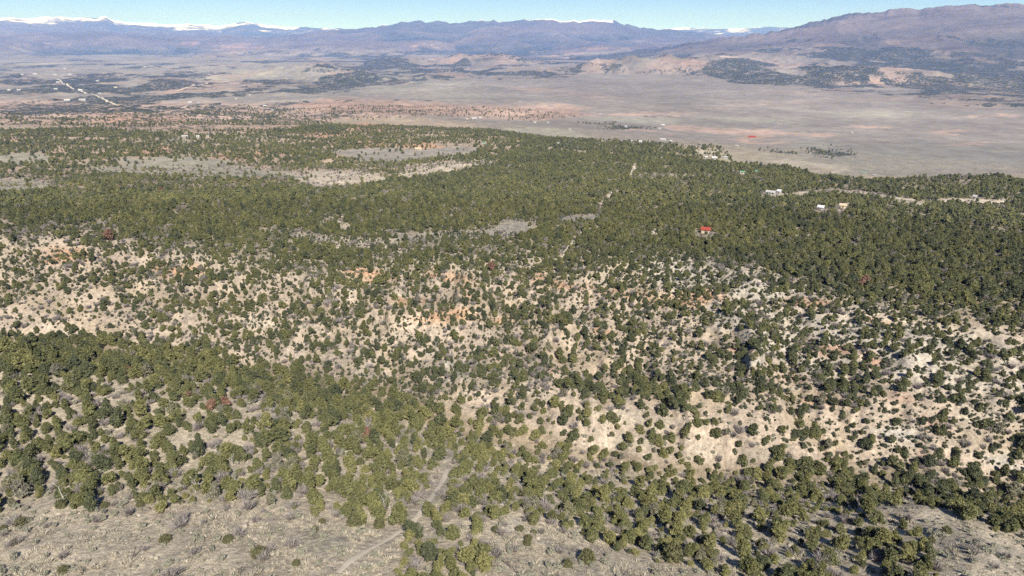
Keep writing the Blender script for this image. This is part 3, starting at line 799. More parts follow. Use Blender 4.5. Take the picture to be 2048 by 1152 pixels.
def scatter(name, coll, P, rot, scl, var, tint=None):
    """one object of kind stuff: real plants repeated at the given ground points"""
    me = bpy.data.meshes.new(name)
    me.vertices.add(len(P))
    me.vertices.foreach_set('co', np.asarray(P, np.float32).ravel())
    for k, typ, arr in (('rot', 'FLOAT_VECTOR', rot), ('scl', 'FLOAT_VECTOR', scl), ('var', 'INT', var), ('tint', 'FLOAT', tint if tint is not None else np.zeros(len(P)))):
        at = me.attributes.new(k, typ, 'POINT')
        at.data.foreach_set('vector' if typ == 'FLOAT_VECTOR' else 'value', np.asarray(arr, np.int32 if typ == 'INT' else np.float32).ravel())
    ng = bpy.data.node_groups.new(name, 'GeometryNodeTree')
    ng.interface.new_socket('Geometry', in_out='INPUT', socket_type='NodeSocketGeometry')
    ng.interface.new_socket('Geometry', in_out='OUTPUT', socket_type='NodeSocketGeometry')
    gi, go = ng.nodes.new('NodeGroupInput'), ng.nodes.new('NodeGroupOutput')
    ci = ng.nodes.new('GeometryNodeCollectionInfo')
    ci.inputs[0].default_value = coll
    ci.inputs['Separate Children'].default_value = True
    ci.inputs['Reset Children'].default_value = True
    ip = ng.nodes.new('GeometryNodeInstanceOnPoints')
    ip.inputs['Pick Instance'].default_value = True
    def attr(k, typ):
        a = ng.nodes.new('GeometryNodeInputNamedAttribute')
        a.data_type = typ
        a.inputs[0].default_value = k
        return a.outputs[0]
    e2r = ng.nodes.new('FunctionNodeEulerToRotation')
    L = ng.links.new
    L(gi.outputs[0], ip.inputs['Points'])
    L(ci.outputs[0], ip.inputs['Instance'])
    L(attr('var', 'INT'), ip.inputs['Instance Index'])
    L(attr('rot', 'FLOAT_VECTOR'), e2r.inputs[0])
    L(e2r.outputs[0], ip.inputs['Rotation'])
    L(attr('scl', 'FLOAT_VECTOR'), ip.inputs['Scale'])
    L(ip.outputs[0], go.inputs[0])
    o = bpy.data.objects.new(name, me)
    o['kind'] = 'stuff'
    COL.objects.link(o)
    o.modifiers.new('scatter', 'NODES').node_group = ng
    return o

def jitter_points(r0, r1, s, azm=R(51)):
    n = int(r1 / s) + 2
    ix, iy = np.meshgrid(np.arange(-n, n), np.arange(0, n))
    x = (ix + rng.random(ix.shape) * .9).ravel() * s
    y = (iy + rng.random(ix.shape) * .9).ravel() * s
    r = np.hypot(x, y)
    a = np.arctan2(x, y)
    k = (r >= r0) & (r < r1) & (np.abs(a) < azm)
    return x[k], y[k]

# ------------------------------------------------------------------ house sites (no trees grow there)
# photo x, y of the foot, photo width, wall, roof, height share, label
HOUSES = [
 (1411,466,24,'tan','red',.42,'cabin with a bright red roof alone in dense dark green woodland'),
 (1541,389,24,'white','white',.26,'long low white building at the left end of the pale clearing strip'),
 (1558,387,9,'white','grey',.55,'small white shed right beside the long low white building'),
 (1685,416,16,'tan','tan',.38,'tan house alone in the woods below the pale clearing strip'),
 (1641,420,15,'white','grey',.22,'low pale cabin left of the tan house in the woods'),
 (1504,275,20,'red','red',.18,'long low red barn on the pink graded flat in the valley'),
 (1266,284,11,'white','white',.40,'white house at left end of the settlement just beyond the woods'),
 (1281,285,8,'white','grey',.45,'small white house second in the settlement beyond the woods'),
 (1300,284,8,'tan','white',.40,'tan walled house in the middle of the settlement beyond the woods'),
 (1326,281,17,'white','white',.30,'longest white building in the settlement just beyond the woods'),
 (1342,283,7,'white','grey',.45,'small white shed at right end of the settlement beyond the woods'),
 (1252,255,8,'white','white',.85,'tall white building on the open flat left of the dirt road'),
 (1326,251,9,'white','grey',.35,'upper of two white houses left of the pink scraped ground'),
 (1319,258,9,'white','white',.35,'lower of two white houses left of the pink scraped ground'),
 (1201,229,7,'white','white',.4,'lone white house on the grey flat right of the red badlands'),
 (1474,293,9,'white','white',.45,'white house at the tip of the woods nearest the red barn'),
 (1704,267,6,'white','white',.8,'lone white tank shaped hut far out on the right grey plain'),
 (1412,317,6,'white','grey',.5,'small white shed leftmost of three buildings in the far woods'),
 (1428,318,14,'white','grey',.30,'long white house in the middle of three in the far woods'),
 (1450,317,12,'white','white',.42,'wide bright white house rightmost of three in the far woods'),
 (1484,348,12,'tan','green',.35,'larger green roofed cabin in the woods right of centre'),
 (1512,346,6,'tan','green',.45,'smaller green roofed cabin in the woods right of centre'),
 (1728,347,11,'tan','green',.35,'green roofed house at the edge of the woods above the plain'),
 (1749,352,7,'white','white',.40,'white house right of the green roofed one at the woods edge'),
 (1324,319,5,'white','white',.9,'narrow white hut in the woods right of the road cut'),
 (1116,289,6,'white','white',1.0,'narrow tall white building where the woods meet the valley'),
 (948,238,15,'white','white',.28,'wide white building at the far edge of the red badlands'),
 (960,236,8,'white','grey',.40,'white house right of the wide one by the red badlands'),
 (934,239,7,'tan','white',.40,'tan house left of the wide white one by the red badlands'),
 (370,275,15,'white','white',.32,'wide white house in the left woods below the red badlands'),
 (396,275,7,'white','grey',.45,'small white shed right of the wide white house in left woods'),
 (416,275,6,'tan','white',.45,'tan shed rightmost in the row in the left woods'),
 (836,300,18,'tan','tan',.22,'long tan house at the edge of the grey clearing'),
 (968,288,9,'white','green',.35,'green roofed house at the right tip of the grey clearing'),
 (165,201,15,'white','white',.30,'largest white shed on the left flat before the pink cut'),
 (134,202,13,'white','grey',.25,'low white shed left of the largest one on the left flat'),
 (112,179,8,'white','white',.4,'white house on the flat left of the highway'),
 (161,182,9,'white','grey',.4,'white house close beside the left bank of the highway'),
 (200,188,7,'white','white',.4,'white house at the highway bend'),
 (38,181,8,'white','white',.4,'white house at the far left below the dark woods'),
 (18,181,6,'tan','grey',.45,'small tan house leftmost below the dark woods'),
 (116,166,8,'white','grey',.4,'white house among the dark far woods left of the highway'),
 (195,163,7,'white','white',.45,'white house among dark trees right of the highway'),
 (231,176,8,'tan','white',.40,'tan house on the red ground right of the highway'),
 (130,138,6,'white','white',.45,'tiny white house beside the pale far field'),
 (290,134,6,'white','white',.45,'tiny white house alone between the pale far fields'),
 (110,150,9,'white','white',.30,'white roof at left of the far town beside the highway top'),
 (70,149,8,'white','grey',.30,'white roof in the far town left of the highway top'),
 (45,150,6,'tan','white',.40,'small tan house leftmost in the far town'),
 (140,150,7,'white','grey',.35,'grey roofed white house rightmost in the far town'),
 (380,206,9,'white','grey',.35,'white house on the grey flat above the speckled red slope'),
 (397,206,7,'white','white',.40,'small white house right of its neighbour above the red slope'),
 (530,213,9,'white','grey',.30,'white house near the left tip of the long red band'),
 (472,198,7,'tan','white',.40,'tan house on the grey flat left of the long red band'),
 (500,191,6,'white','white',.45,'white house behind the tan one left of the red band'),
 (545,221,6,'white','white',.45,'white house just below the left tip of the red band'),
 (1070,246,7,'white','grey',.40,'grey roofed white house below the right end of the red band'),
 (1096,246,7,'white','white',.40,'white house right of the grey roofed one below the red band'),
 (1140,260,7,'tan','white',.40,'tan house on the flat where the woods thin out'),
 (1949,398,7,'white','white',.6,'small white hut beside the right end of the pale dirt road'),
]
SITE = [hit(px, py) for px, py, *_ in HOUSES]
CLEAR = [(h[0], h[1], s_[2] * math.sqrt(h[0] ** 2 + h[1] ** 2 + (h[2] - CZ) ** 2) / FPX) for h, s_ in zip(SITE, HOUSES)]

# ------------------------------------------------------------------ where the trees stand
bands = [(70, 205, 2.75), (205, 480, 2.45), (480, 900, 3.15), (900, 1750, 4.1), (1750, 2900, 6.0)]
tx, ty, tc = [], [], []
for r0, r1, s in bands:
    x, y = jitter_points(r0, r1, s)
    tx.append(x); ty.append(y); tc.append(np.full(len(x), s))
tx, ty, tc = np.concatenate(tx), np.concatenate(ty), np.concatenate(tc)
tz = ground_z(tx, ty)
tu, tv = project(tx, ty, tz)
wu, wv = warp(tx, ty, tu, tv)
wk = np.where(tv < 430, .25, .5)
wu2, wv2 = tu + (wu - tu) * wk, tv + (wv - tv) * wk
p = look(dens, wu2, wv2) * (1 + np.where(np.hypot(tx, ty) < 200, .40, .75) * fbm(tx / 15, ty / 15, 3, 61)) * (1 - .55 * smooth(.1, .6, fbm(tx / 85, ty / 110, 4, 67, .6)) * (np.hypot(tx, ty) > 330))
p = np.where(look(dens, wu2, wv2) > .9, np.maximum(p, .88), p)
p = np.where(np.hypot(tx, ty) > 1700, look(speck, wu, wv) * .12 + look(wood, wu, wv) * .3, p)
def line_px(u, v, pl):
    d = np.full(u.shape, 1e9)
    for (ax, ay), (bx, by) in zip(pl[:-1], pl[1:]):
        t = np.clip(((u - ax) * (bx - ax) + (v - ay) * (by - ay)) / ((bx - ax) ** 2 + (by - ay) ** 2), 0, 1)
        d = np.minimum(d, np.hypot(u - ax - t * (bx - ax), v - ay - t * (by - ay)))
    return d
p = np.where((line_px(tu, tv, ROAD) < 3.8) | (line_px(tu, tv, TRAIL) < 11) | (line_px(tu, tv - 2, ROAD3) < 3) | (line_px(tu, tv, ROAD2) < 4), 0, p)
for hx, hy, hw in CLEAR:
    rr = math.hypot(hx, hy)
    al = (tx * hx + ty * hy) / rr - rr
    la = np.abs(tx * hy - ty * hx) / rr
    p = np.where((la < hw * .65 + 1.5) & (al < hw * .6 + 2) & (al > -hw * .6 - min(26.0, rr * .045)), 0, p)
keep = (rng.random(len(tx)) < p) & (tv < 1260) & (tu > -700) & (tu < 2750) & (tv > 60)
tx, ty, tz, tu, tv, tc = (q[keep] for q in (tx, ty, tz, tu, tv, tc))
tr = np.sqrt(tx ** 2 + ty ** 2 + (tz - CZ) ** 2)
nT = len(tx)
td = look(dens, tu, tv)
ts = .44 + .72 * rng.random(nT) ** 1.35 + .08 * (td > .85)
ts = np.where(tr < 205, ts * .87, ts)
ts = np.where((td < .82) & (tr > 215) & (tr < 480), ts * .84, ts)
ts *= np.interp(tc, [2.5, 3.15, 4.1, 6], [.76, .80, .98, 1.25])
small = rng.random(nT) < .26
ts = np.where(small & (tr < 900), ts * .6, ts)
tvar = rng.integers(0, 8, nT)
trot = rng.random(nT) * 2 * math.pi
ttint = np.clip(.47 + .20 * rng.normal(size=nT) + .14 * fbm(tx / 60, ty / 60, 3, 91), .02, .84)
ttint = np.clip(ttint + .10 * (tr < 215) - .05 * smooth(560, 800, tr) - .10 * (td < .85) * (tr > 210) * (tr < 480), .02, .84)  # far trees tinted darker: distance haze put into the leaf colour
pale_ = rng.random(nT) < .035
ttint = np.where(pale_, .88 + .07 * rng.random(nT), ttint)

# the three hundred that show largest become trees of their own
infr = (tu > 8) & (tu < 2040) & (tv < 1165) & (tv > 0)
order = np.argsort(-(ts * np.array([s[0] for s in SHAPES])[tvar] / tr) * infr)
big = order[:272]
isbig = np.zeros(nT, bool)
isbig[big] = True

near = (tr < 520) & ~isbig
far = (tr >= 520) & ~isbig
def cloud(m, name, coll):
    k = np.flatnonzero(m)
    rot = np.stack([rng.normal(size=len(k)) * .05, rng.normal(size=len(k)) * .05, trot[k]], 1)
    sc_ = ts[k][:, None] * (1 + .12 * rng.normal(size=(len(k), 3))).clip(.7, 1.35)
    scatter(name, coll, np.stack([tx[k], ty[k], tz[k] - .15], 1), rot, sc_, tvar[k], ttint[k])
cloud(near, 'juniper_woodland', src_near)
cloud(far, 'distant_woodland', src_far)
print('TREES', nT, near.sum(), far.sum())

# ------------------------------------------------------------------ shrubs, grass and stones that nobody could count
def make_twigs(seed, n=150, h=1.5):
    g = np.random.default_rng(seed)
    B = Build()
    for k in range(n):
        a = g.random() * 2 * math.pi
        base = np.array((math.cos(a), math.sin(a), 0)) * g.random() * .35
        d = np.array((math.cos(a) * (.2 + g.random()), math.sin(a) * (.2 + g.random()), .9 + .5 * g.random()))
        d = d / np.linalg.norm(d) * h * (.55 + .6 * g.random())
        mid = base + d * .5 + g.normal(size=3) * .08
        w = np.cross(d, g.normal(size=3))
        w = w / np.linalg.norm(w) * .035
        B.add([base - w, base + w, mid + w * 1.2, mid - w * 1.2, base + d + g.normal(size=3) * .12], [(0, 1, 2, 3), (3, 2, 4)])
        e = mid + d * .45 + g.normal(size=3) * .3
        B.add([mid - w, mid + w, e], [(0, 1, 2)])
    return B

def make_sage(seed):
    g = np.random.default_rng(seed)
    B = Build()
    c, r = [], []
    for k in range(7):
        a = g.random() * 6.28
        q = g.random() * .42
        c.append((math.cos(a) * q, math.sin(a) * q, .25 + .3 * g.random()))
        r.append(.24 + .16 * g.random())
        blob(B, g, c[-1], r[-1] * .85, 1, .35)
    tufts(B, g, c, r, 120, .2)
    return B

def make_grass(seed):
    g = np.random.default_rng(seed)
    B = Build()
    for k in range(34):
        a = g.random() * 6.28
        p = np.array((math.cos(a), math.sin(a), 0)) * g.random() * .42
        d = np.array((math.cos(a) * .3, math.sin(a) * .3, .35 + .25 * g.random())) + np.append(g.normal(size=2) * .12, 0)
        w = np.cross(d, (g.normal(), g.normal(), .2))
        w = w / np.linalg.norm(w) * .045
        B.add([p - w, p + w, p + d], [(0, 1, 2)])
    return B

def make_stone(seed):
    g = np.random.default_rng(seed)
    B = Build()
    blob(B, g, (0, 0, .12), .5, 1, .28, squash=.55)
    return B

src_twig, src_sage, src_grass, src_stone = (bpy.data.collections.new(k) for k in ('twig_sources', 'sage_sources', 'grass_sources', 'stone_sources'))
for i in range(4):
    source(src_twig, 'twigs_%02d' % i, make_twigs(300 + i).mesh('bare_twigs', [M_twig]))
    source(src_sage, 'sage_%02d' % i, make_sage(320 + i).mesh('sagebrush', [M_sage]))
    source(src_grass, 'grass_%02d' % i, make_grass(340 + i).mesh('grass_tuft', [M_straw]))
    source(src_stone, 'stone_%02d' % i, make_stone(360 + i).mesh('stone', [M_stone]))

def ground_cover(name, coll, r0, r1, s, lo, hi, prob, zoff=-.03):
    x, y = jitter_points(r0, r1, s, R(48))
    z = ground_z(x, y)
    u, v = project(x, y, z)
    pr = prob(x, y, u, v)
    k = (rng.random(len(x)) < pr) & (v < 1230) & (u > -500) & (u < 2550)
    x, y, z = x[k], y[k], z[k]
    m = len(x)
    sc_ = (lo + (hi - lo) * rng.random(m) ** 1.6)[:, None] * (1 + .2 * rng.normal(size=(m, 3))).clip(.6, 1.5)
    rot = np.stack([rng.normal(size=m) * .12, rng.normal(size=m) * .12, rng.random(m) * 6.28], 1)
    scatter(name, coll, np.stack([x, y, z + zoff], 1), rot, sc_, rng.integers(0, 4, m))
    return m

TR = np.array(TRAIL, float)
def off_trail(u, v):
    d = np.full(u.shape, 1e9)
    for (ax, ay), (bx, by) in zip(TR[:-1], TR[1:]):
        t = np.clip(((u - ax) * (bx - ax) + (v - ay) * (by - ay)) / ((bx - ax) ** 2 + (by - ay) ** 2), 0, 1)
        d = np.minimum(d, np.hypot(u - ax - t * (bx - ax), v - ay - t * (by - ay)))
    return d > 12
open_ = lambda u, v: look(dens, u, v) < .08
cnt = {}
cnt['sage'] = ground_cover('sagebrush', src_sage, 70, 430, 1.4, .35, 1.15, lambda x, y, u, v: off_trail(u, v) * np.where(open_(u, v) & (v > 940), .16 + .34 * (fbm(x / 7, y / 7, 3, 201) > .25), .09) )
cnt['twigs'] = ground_cover('bare_brush', src_twig, 75, 900, 2.0, .5, 1.35, lambda x, y, u, v: off_trail(u, v) * (.08 + .28 * smooth(.15, .6, fbm(x / 24, y / 24, 3, 211))) * np.where(open_(u, v), .28, 1))
cnt['grass'] = ground_cover('dry_grass', src_grass, 70, 190, .72, .5, 1.3, lambda x, y, u, v: off_trail(u, v) * np.where(open_(u, v), .40, .20) * smooth(-.5, .3, fbm(x / 5, y / 5, 3, 221)))
cnt['stone'] = ground_cover('scattered_stones', src_stone, 70, 420, 1.3, .2, 1.0, lambda x, y, u, v: off_trail(u, v) * (.035 + .22 * smooth(.3, .7, fbm(x / 11, y / 9, 3, 231)) + .55 * (np.abs(((ground_z(x, y) + 2.5 * fbm(x / 60, y / 60, 3, 37)) / 6.5) % 1.0 - .5) < .09) * (np.hypot(x, y) > 165) * smooth(-.1, .4, fbm(x / 30, y / 30, 3, 233))), .0)
cnt['low'] = ground_cover('low_green_shrubs', src_far, 190, 470, 1.4, .10, .30, lambda x, y, u, v: (.46 + .35 * fbm(x / 12, y / 12, 3, 241)) * (look(dens, u, v) > .03) * (look(dens, u, v) < .85))
print('COVER', cnt)

# ------------------------------------------------------------------ tracks
def ribbon(name, pl, width, material, lift=.07):
    P = [hit(x, y) for x, y in pl]
    q = []
    for a, b in zip(P[:-1], P[1:]):
        k = max(2, int(math.hypot(b[0] - a[0], b[1] - a[1]) / 1.0))
        q += [(a[0] + (b[0] - a[0]) * t / k, a[1] + (b[1] - a[1]) * t / k) for t in range(k)]
    q.append(P[-1][:2])
    q = np.array(q)
    for _ in range(6):
        q[1:-1] = q[1:-1] * .5 + (q[:-2] + q[2:]) * .25
    t = np.gradient(q, axis=0)
    t /= np.linalg.norm(t, axis=1)[:, None] + 1e-9
    nrm = np.stack([-t[:, 1], t[:, 0]], 1)
    wv_ = width * (1 + .22 * fbm(np.arange(len(q)) / 5.0, np.zeros(len(q)), 3, 301))
    s_ = np.linspace(-.5, .5, 5)
    X = q[:, :1] + nrm[:, :1] * wv_[:, None] * s_
    Y = q[:, 1:] + nrm[:, 1:] * wv_[:, None] * s_
    Z = ground_z(X, Y) + lift - .05 * np.abs(s_ * 2)[None] ** 3
    return grid_mesh(name, X, Y, Z, material)
ribbon('dirt_trail', TRAIL, 1.0, M_trail)
ribbon('dirt_road', ROAD, 1.7, M_trail, .12)
ribbon('dirt_road', ROAD2, 4.0, M_trail, .2)
ribbon('dirt_road', ROAD3, 3.6, M_trail, .2)
ribbon('highway', [(112,158),(135,170),(160,180),(185,189),(205,197),(222,206),(236,212)], 13.0, M_trail, 2.0)
ribbon('dirt_road', [(1275,257),(1310,262),(1345,268),(1362,270)], 9.0, M_trail, .6)
ribbon('dirt_road', [(1395,272),(1450,274),(1500,277),(1560,281),(1600,282)], 9.0, M_trail, .6)
ribbon('dirt_road', [(355,183),(385,172),(415,166),(470,162)], 18.0, M_trail, 2.0)

# ------------------------------------------------------------------ things
def tag(o, label, cat, group=None):
    o['label'] = label
    o['category'] = cat
    if group:
        o['group'] = group
def empty(name, loc, rz=0.0, sc_=1.0):
    o = bpy.data.objects.new(name, None)
    o.empty_display_size = .3
    COL.objects.link(o)
    o.location = loc
    o.rotation_euler = (0, 0, rz)
    o.scale = sc_ if hasattr(sc_, '__len__') else (sc_,) * 3
    return o
def part(name, me, parent, tint=None):
    o = bpy.data.objects.new(name, me)
    COL.objects.link(o)
    o.parent = parent
    if tint is not None:
        o['tint'] = float(tint)
    return o

ORD = 'first second third fourth fifth sixth seventh eighth ninth tenth eleventh twelfth thirteenth fourteenth'.split()
def tint_word(t):
    return 'dark green' if t < .2 else 'deep green' if t < .38 else 'olive' if t < .56 else 'bright olive' if t < .72 else 'yellowish' if t < .86 else 'greyish'
def place(u, v):
    if u < 110: return 'the far left woodland' if v < 960 else 'the far left woodland edge'
    if v > 1062 and 760 < u < 990: return 'the bottom grove below the trail'
    if u < 360: return 'the left woodland edge above grass' if v > 930 else 'the left wooded mesa'
    if u < 560: return 'the woodland edge left of centre' if v > 930 else 'the mesa around the rusty pair'
    if u < 720: return 'the woodland left of the trail' if v > 930 else 'the mesa right of rusty trees'
    if u < 862: return 'trees left beside the trail' if v > 910 else 'trees above the trail end'
    if u < 1000: return 'trees right beside the trail' if v > 940 else 'woods right of trail end'
    if u < 1160: return 'the slope right of the trail' if v > 960 else 'ravine right of trail end'
    if u < 1330: return 'the slope above burnt snags' if v > 990 else 'the ravine below the bare cliff'
    if u < 1500: return 'the lower slope right of centre' if v > 1030 else 'the ravine right of the bare cliff'
    if u < 1680: return 'the bottom slope of pale gaps' if v > 1030 else 'the dense ravine grove'
    if u < 1880: return 'the bottom right grove' if v > 1020 else 'the shadowy right ravine grove'
    return 'the trees above right grassy slope' if v > 930 else 'the far right ravine trees'
zones = {}
for i in big:
    zones.setdefault(place(tu[i], tv[i]), []).append(i)
first_crown = None
for zn, lst in zones.items():
    lst.sort(key=lambda i: -tv[i])
    per = 9
    for r_i in range(0, len(lst), per):
        row = sorted(lst[r_i:r_i + per], key=lambda i: tu[i])
        for k, i in enumerate(row):
            s3 = ts[i] * (1 + .10 * rng.normal(size=3)).clip(.8, 1.25)
            e = empty('juniper_tree', (tx[i], ty[i], tz[i] - .15), trot[i], tuple(s3))
            part('trunk', TRUNK[tvar[i]], e)
            part('crown', CROWN[tvar[i]], e, ttint[i])
            rw = '' if len(lst) <= per else ', %s row' % ('front' if r_i == 0 else ORD[r_i // per])
            o_ = 'only' if len(row) == 1 else 'leftmost' if k == 0 else 'rightmost' if k == len(row) - 1 else ORD[k] + ' from left'
            tag(e, '%s %s juniper, %s%s in %s' % (tint_word(ttint[i]), WORDS[tvar[i]], o_, rw, zn.replace('the ', '', 1) if zn.startswith('the ') else zn), 'tree', 'junipers of the near woodland')

# dead rust coloured trees that stand out from the green
g_ = np.random.default_rng(5)
for px, py, w, lab in [
    (421,818,32,'rust red dead juniper, left of the rusty pair amid the green mesa'),
    (456,815,28,'rust red dead juniper, right of the rusty pair amid the green mesa'),
    (374,795,26,'brownish dead juniper just above and left of the rusty pair'),
    (262,747,24,'rusty brown dead juniper on the left mesa near its back edge'),
    (246,733,18,'small rusty brown dead juniper behind a larger one on the mesa'),
    (216,480,26,'dull red dead juniper on the far left rim among pale soil'),
    (738,882,26,'rusty dead juniper in the woods above the trail, left of it'),
    (725,877,16,'small rusty dead juniper touching the one above the trail'),
    (1727,573,26,'brick red dead juniper in dense woods behind the right rim'),
    (985,540,24,'dull brown red dead juniper on the rim at centre'),
    (325,388,14,'tiny rust red dead juniper far back in the left woods'),
    (1390,978,18,'dark purplish dead juniper in the ravine right of centre')]:
    x, y, z = hit(px, py)
    d_ = math.sqrt(x * x + y * y + (z - CZ) ** 2)
    q = w * d_ / FPX / 3.9 * .66
    k = int(g_.integers(0, 8))
    e = empty('dead_juniper', (x, y, z - .1), g_.random() * 6, q)
    part('trunk', TRUNK[k], e)
    part('crown', CROWN[k], e, .985 if 'purplish' not in lab else .965)
    tag(e, lab, 'dead tree', 'rusty dead junipers')

# single bushes on the grass
def make_bush(seed):
    g = np.random.default_rng(seed)
    F, S = Build(), Build()
    c, r = [], []
    for k in range(16):
        a = k * 2.4
        t = k / 15.0
        q = .72 * math.sqrt(1 - t * t * .8) * (.6 + .4 * g.random())
        c.append((math.cos(a) * q, math.sin(a) * q, .32 + .95 * t))
        r.append(.42 + .14 * g.random())
        blob(F, g, c[-1], r[-1] * .88, 1, .3)
    tufts(F, g, c, r, 700, .24)
    for k in range(5):
        a = k * 1.3
        stick(S, (0, 0, -.3), (math.cos(a) * .4, math.sin(a) * .4, .7), .06, .03, 5)
    return F.mesh('foliage', [M_bush]), S.mesh('stem', [M_bark])
BUSH = [make_bush(400 + i) for i in range(4)]
for n_, (px, py, w, lab) in enumerate([
    (44,1049,18,'low olive bush near the left border on the grass slope'),
    (331,1083,18,'flat dark bush on the grass between two burnt snags and the grey shrub'),
    (456,1083,18,'rounded olive bush on the grass below the pale chalky patch'),
    (518,1112,26,'largest dark green bush alone on the lower left grass'),
    (593,1130,13,'small dark bush right of the largest bush on the grass'),
    (127,1144,15,'dark bush low on the grass near the bottom left'),
    (29,1089,11,'tiny dark bush at the left border beneath the low olive one'),
    (8,1060,10,'tiny green bush touching the left border'),
    (758,1056,19,'upright dark green bush standing alone left of the trail'),
    (784,1048,11,'small round green bush beside the trail, right of the upright one'),
    (712,1049,28,'bushy green juniper clump in front of the woods left of trail'),
    (630,1062,12,'small dark bush on the grass beneath the woodland edge'),
    (645,1047,12,'small olive bush close under the woodland edge left of trail'),
    (1174,1122,27,'largest grey green bush on the centre grass beside a snag'),
    (1135,1133,17,'second grey green bush left of the largest on centre grass'),
    (1057,1080,16,'upper of two flat bushes below the chalky patch'),
    (1054,1090,15,'lower of two flat bushes below the chalky patch'),
    (1040,1061,15,'flat bush on the chalky patch right of the grove'),
    (1068,1067,11,'small bright bush at the lower edge of the slope trees'),
    (967,1033,12,'little bright green bush on the pale strip right of the grove'),
    (122,1015,17,'small dark juniper bush at the left woodland edge'),
    (210,1015,12,'small olive bush in front of the left woodland edge'),
    (281,1012,13,'low round bush before the left woodland edge'),
    (364,1008,9,'tiny bright bush on pale soil by the woodland edge'),
    (990,1064,12,'dark narrow bush left on the chalky patch'),
    (1861,1085,12,'small grey bush on the right grass slope'),
    (1893,1066,14,'grey green bush near the top of the right grass slope'),
    (1345,1122,34,'big solitary round juniper bush at the bottom edge of the slope')]):
    x, y, z = hit(px, py)
    d_ = math.sqrt(x * x + y * y + (z - CZ) ** 2)
    q = w * d_ / FPX / 2.1
    e = empty('bush', (x, y, z - .05), g_.random() * 6, (q, q, q * (1.35 if 'upright' in lab or 'solitary' in lab or 'narrow' in lab else .8 if 'flat' in lab or 'low' in lab else 1.0)))
    part('stem', BUSH[n_ % 4][1], e)
    part('foliage', BUSH[n_ % 4][0], e)
    tag(e, lab, 'bush', 'single bushes on the grass')

# burnt snags
def make_snag(seed):
    g = np.random.default_rng(seed)
    T, Bs = Build(), []
    p = np.array((0, 0, -.4))
    d = np.array((g.normal() * .12, g.normal() * .12, 1.0))
    r = .13
    joints = []
    for k in range(5):
        q = p + d * .62
        stick(T, p, q, r, r * .78, 6)
        joints.append((q, r * .7))
        p, r = q, r * .78
        d = d + np.append(g.normal(size=2) * .22, 0)
    for q, rr in joints[1:]:
        for _ in range(1 + int(g.random() < .6)):
            B = Build()
            a = g.random() * 6.28
            e = q + np.array((math.cos(a) * .75, math.sin(a) * .75, .35 + .5 * g.random())) * (.7 + .6 * g.random())
            stick(B, q, e, rr * .6, .03, 5)
            f = e + np.array((math.cos(a + .7) * .35, math.sin(a + .7) * .35, .45))
            stick(B, e, f, .03, .012, 4)
            h = q + (e - q) * .6
            stick(B, h, h + np.array((math.cos(a - 1) * .4, math.sin(a - 1) * .4, .4)), .028, .012, 4)
            Bs.append(B)
    return T, Bs
SNAG = []
for i in range(5):
    T, Bs = make_snag(500 + i)
    SNAG.append([(T.mesh('trunk', [m_]), [b.mesh('limb', [m_]) for b in Bs]) for m_ in (M_charred, M_deadwood)])
for n_, (px, py, h, lab) in enumerate([
    (208,1036,16,'charred snag just below the left woodland edge, leftmost there'),
    (254,1036,17,'charred snag below the left woodland edge beside a grey shrub'),
    (301,1020,16,'leaning charred snag in front of two bright junipers'),
    (457,1018,15,'charred snag at the woodland edge left of the chalky patch'),
    (537,1012,15,'charred snag under the woodland edge on chalky ground'),
    (141,1079,13,'small forked charred snag on the left grass, left of its twin'),
    (176,1083,16,'many branched charred snag on the left grass, right of its twin'),
    (236,1108,12,'short charred snag in the middle of the left grass'),
    (265,1118,22,'tall thin charred snag beside a grey bare shrub'),
    (69,1146,20,'spreading charred snag near the bottom left corner'),
    (165,1151,16,'charred snag cut by the bottom border, left'),
    (481,1150,18,'bent charred snag at the bottom below the largest left bush'),
    (1138,1076,20,'forked charred snag tight under the centre slope trees'),
    (992,1108,24,'tall charred snag right beside the bottom grove'),
    (1021,1136,26,'spreading charred snag low on the centre grass'),
    (1034,1149,18,'charred snag at the bottom border below a spreading one'),
    (1196,1104,18,'charred snag on the orange bank, left of a leaning one'),
    (1209,1112,18,'leaning charred snag on the orange bank'),
    (1179,1106,18,'charred snag rising behind the largest grey green bush'),
    (1123,1096,14,'small charred snag in the middle of the centre grass'),
    (1024,1088,14,'thin charred snag below the chalky patch'),
    (1165,1086,15,'charred snag near the slope trees above the orange bank'),
    (1060,1103,12,'low charred snag left in the centre grass'),
    (1247,1150,20,'charred snag at the bottom border right of centre'),
    (1318,1151,24,'wide branching charred snag at the bottom right of centre'),
    (1881,1087,18,'thin charred snag on the right grass slope, upper one'),
    (1950,1112,24,'taller charred snag on the right grass slope, lower one')]):
    x, y, z = hit(px, py)
    d_ = math.sqrt(x * x + y * y + (z - CZ) ** 2)
    q = h * d_ / FPX / 3.0 * 1.15
    e = empty('burnt_snag', (x, y, z), g_.random() * 6, q)
    tr_, li = SNAG[n_ % 5][0]
    part('trunk', tr_, e)
    for l_ in li:
        part('limb', l_, e)
    tag(e, lab, 'dead tree', 'burnt snags on the grass')
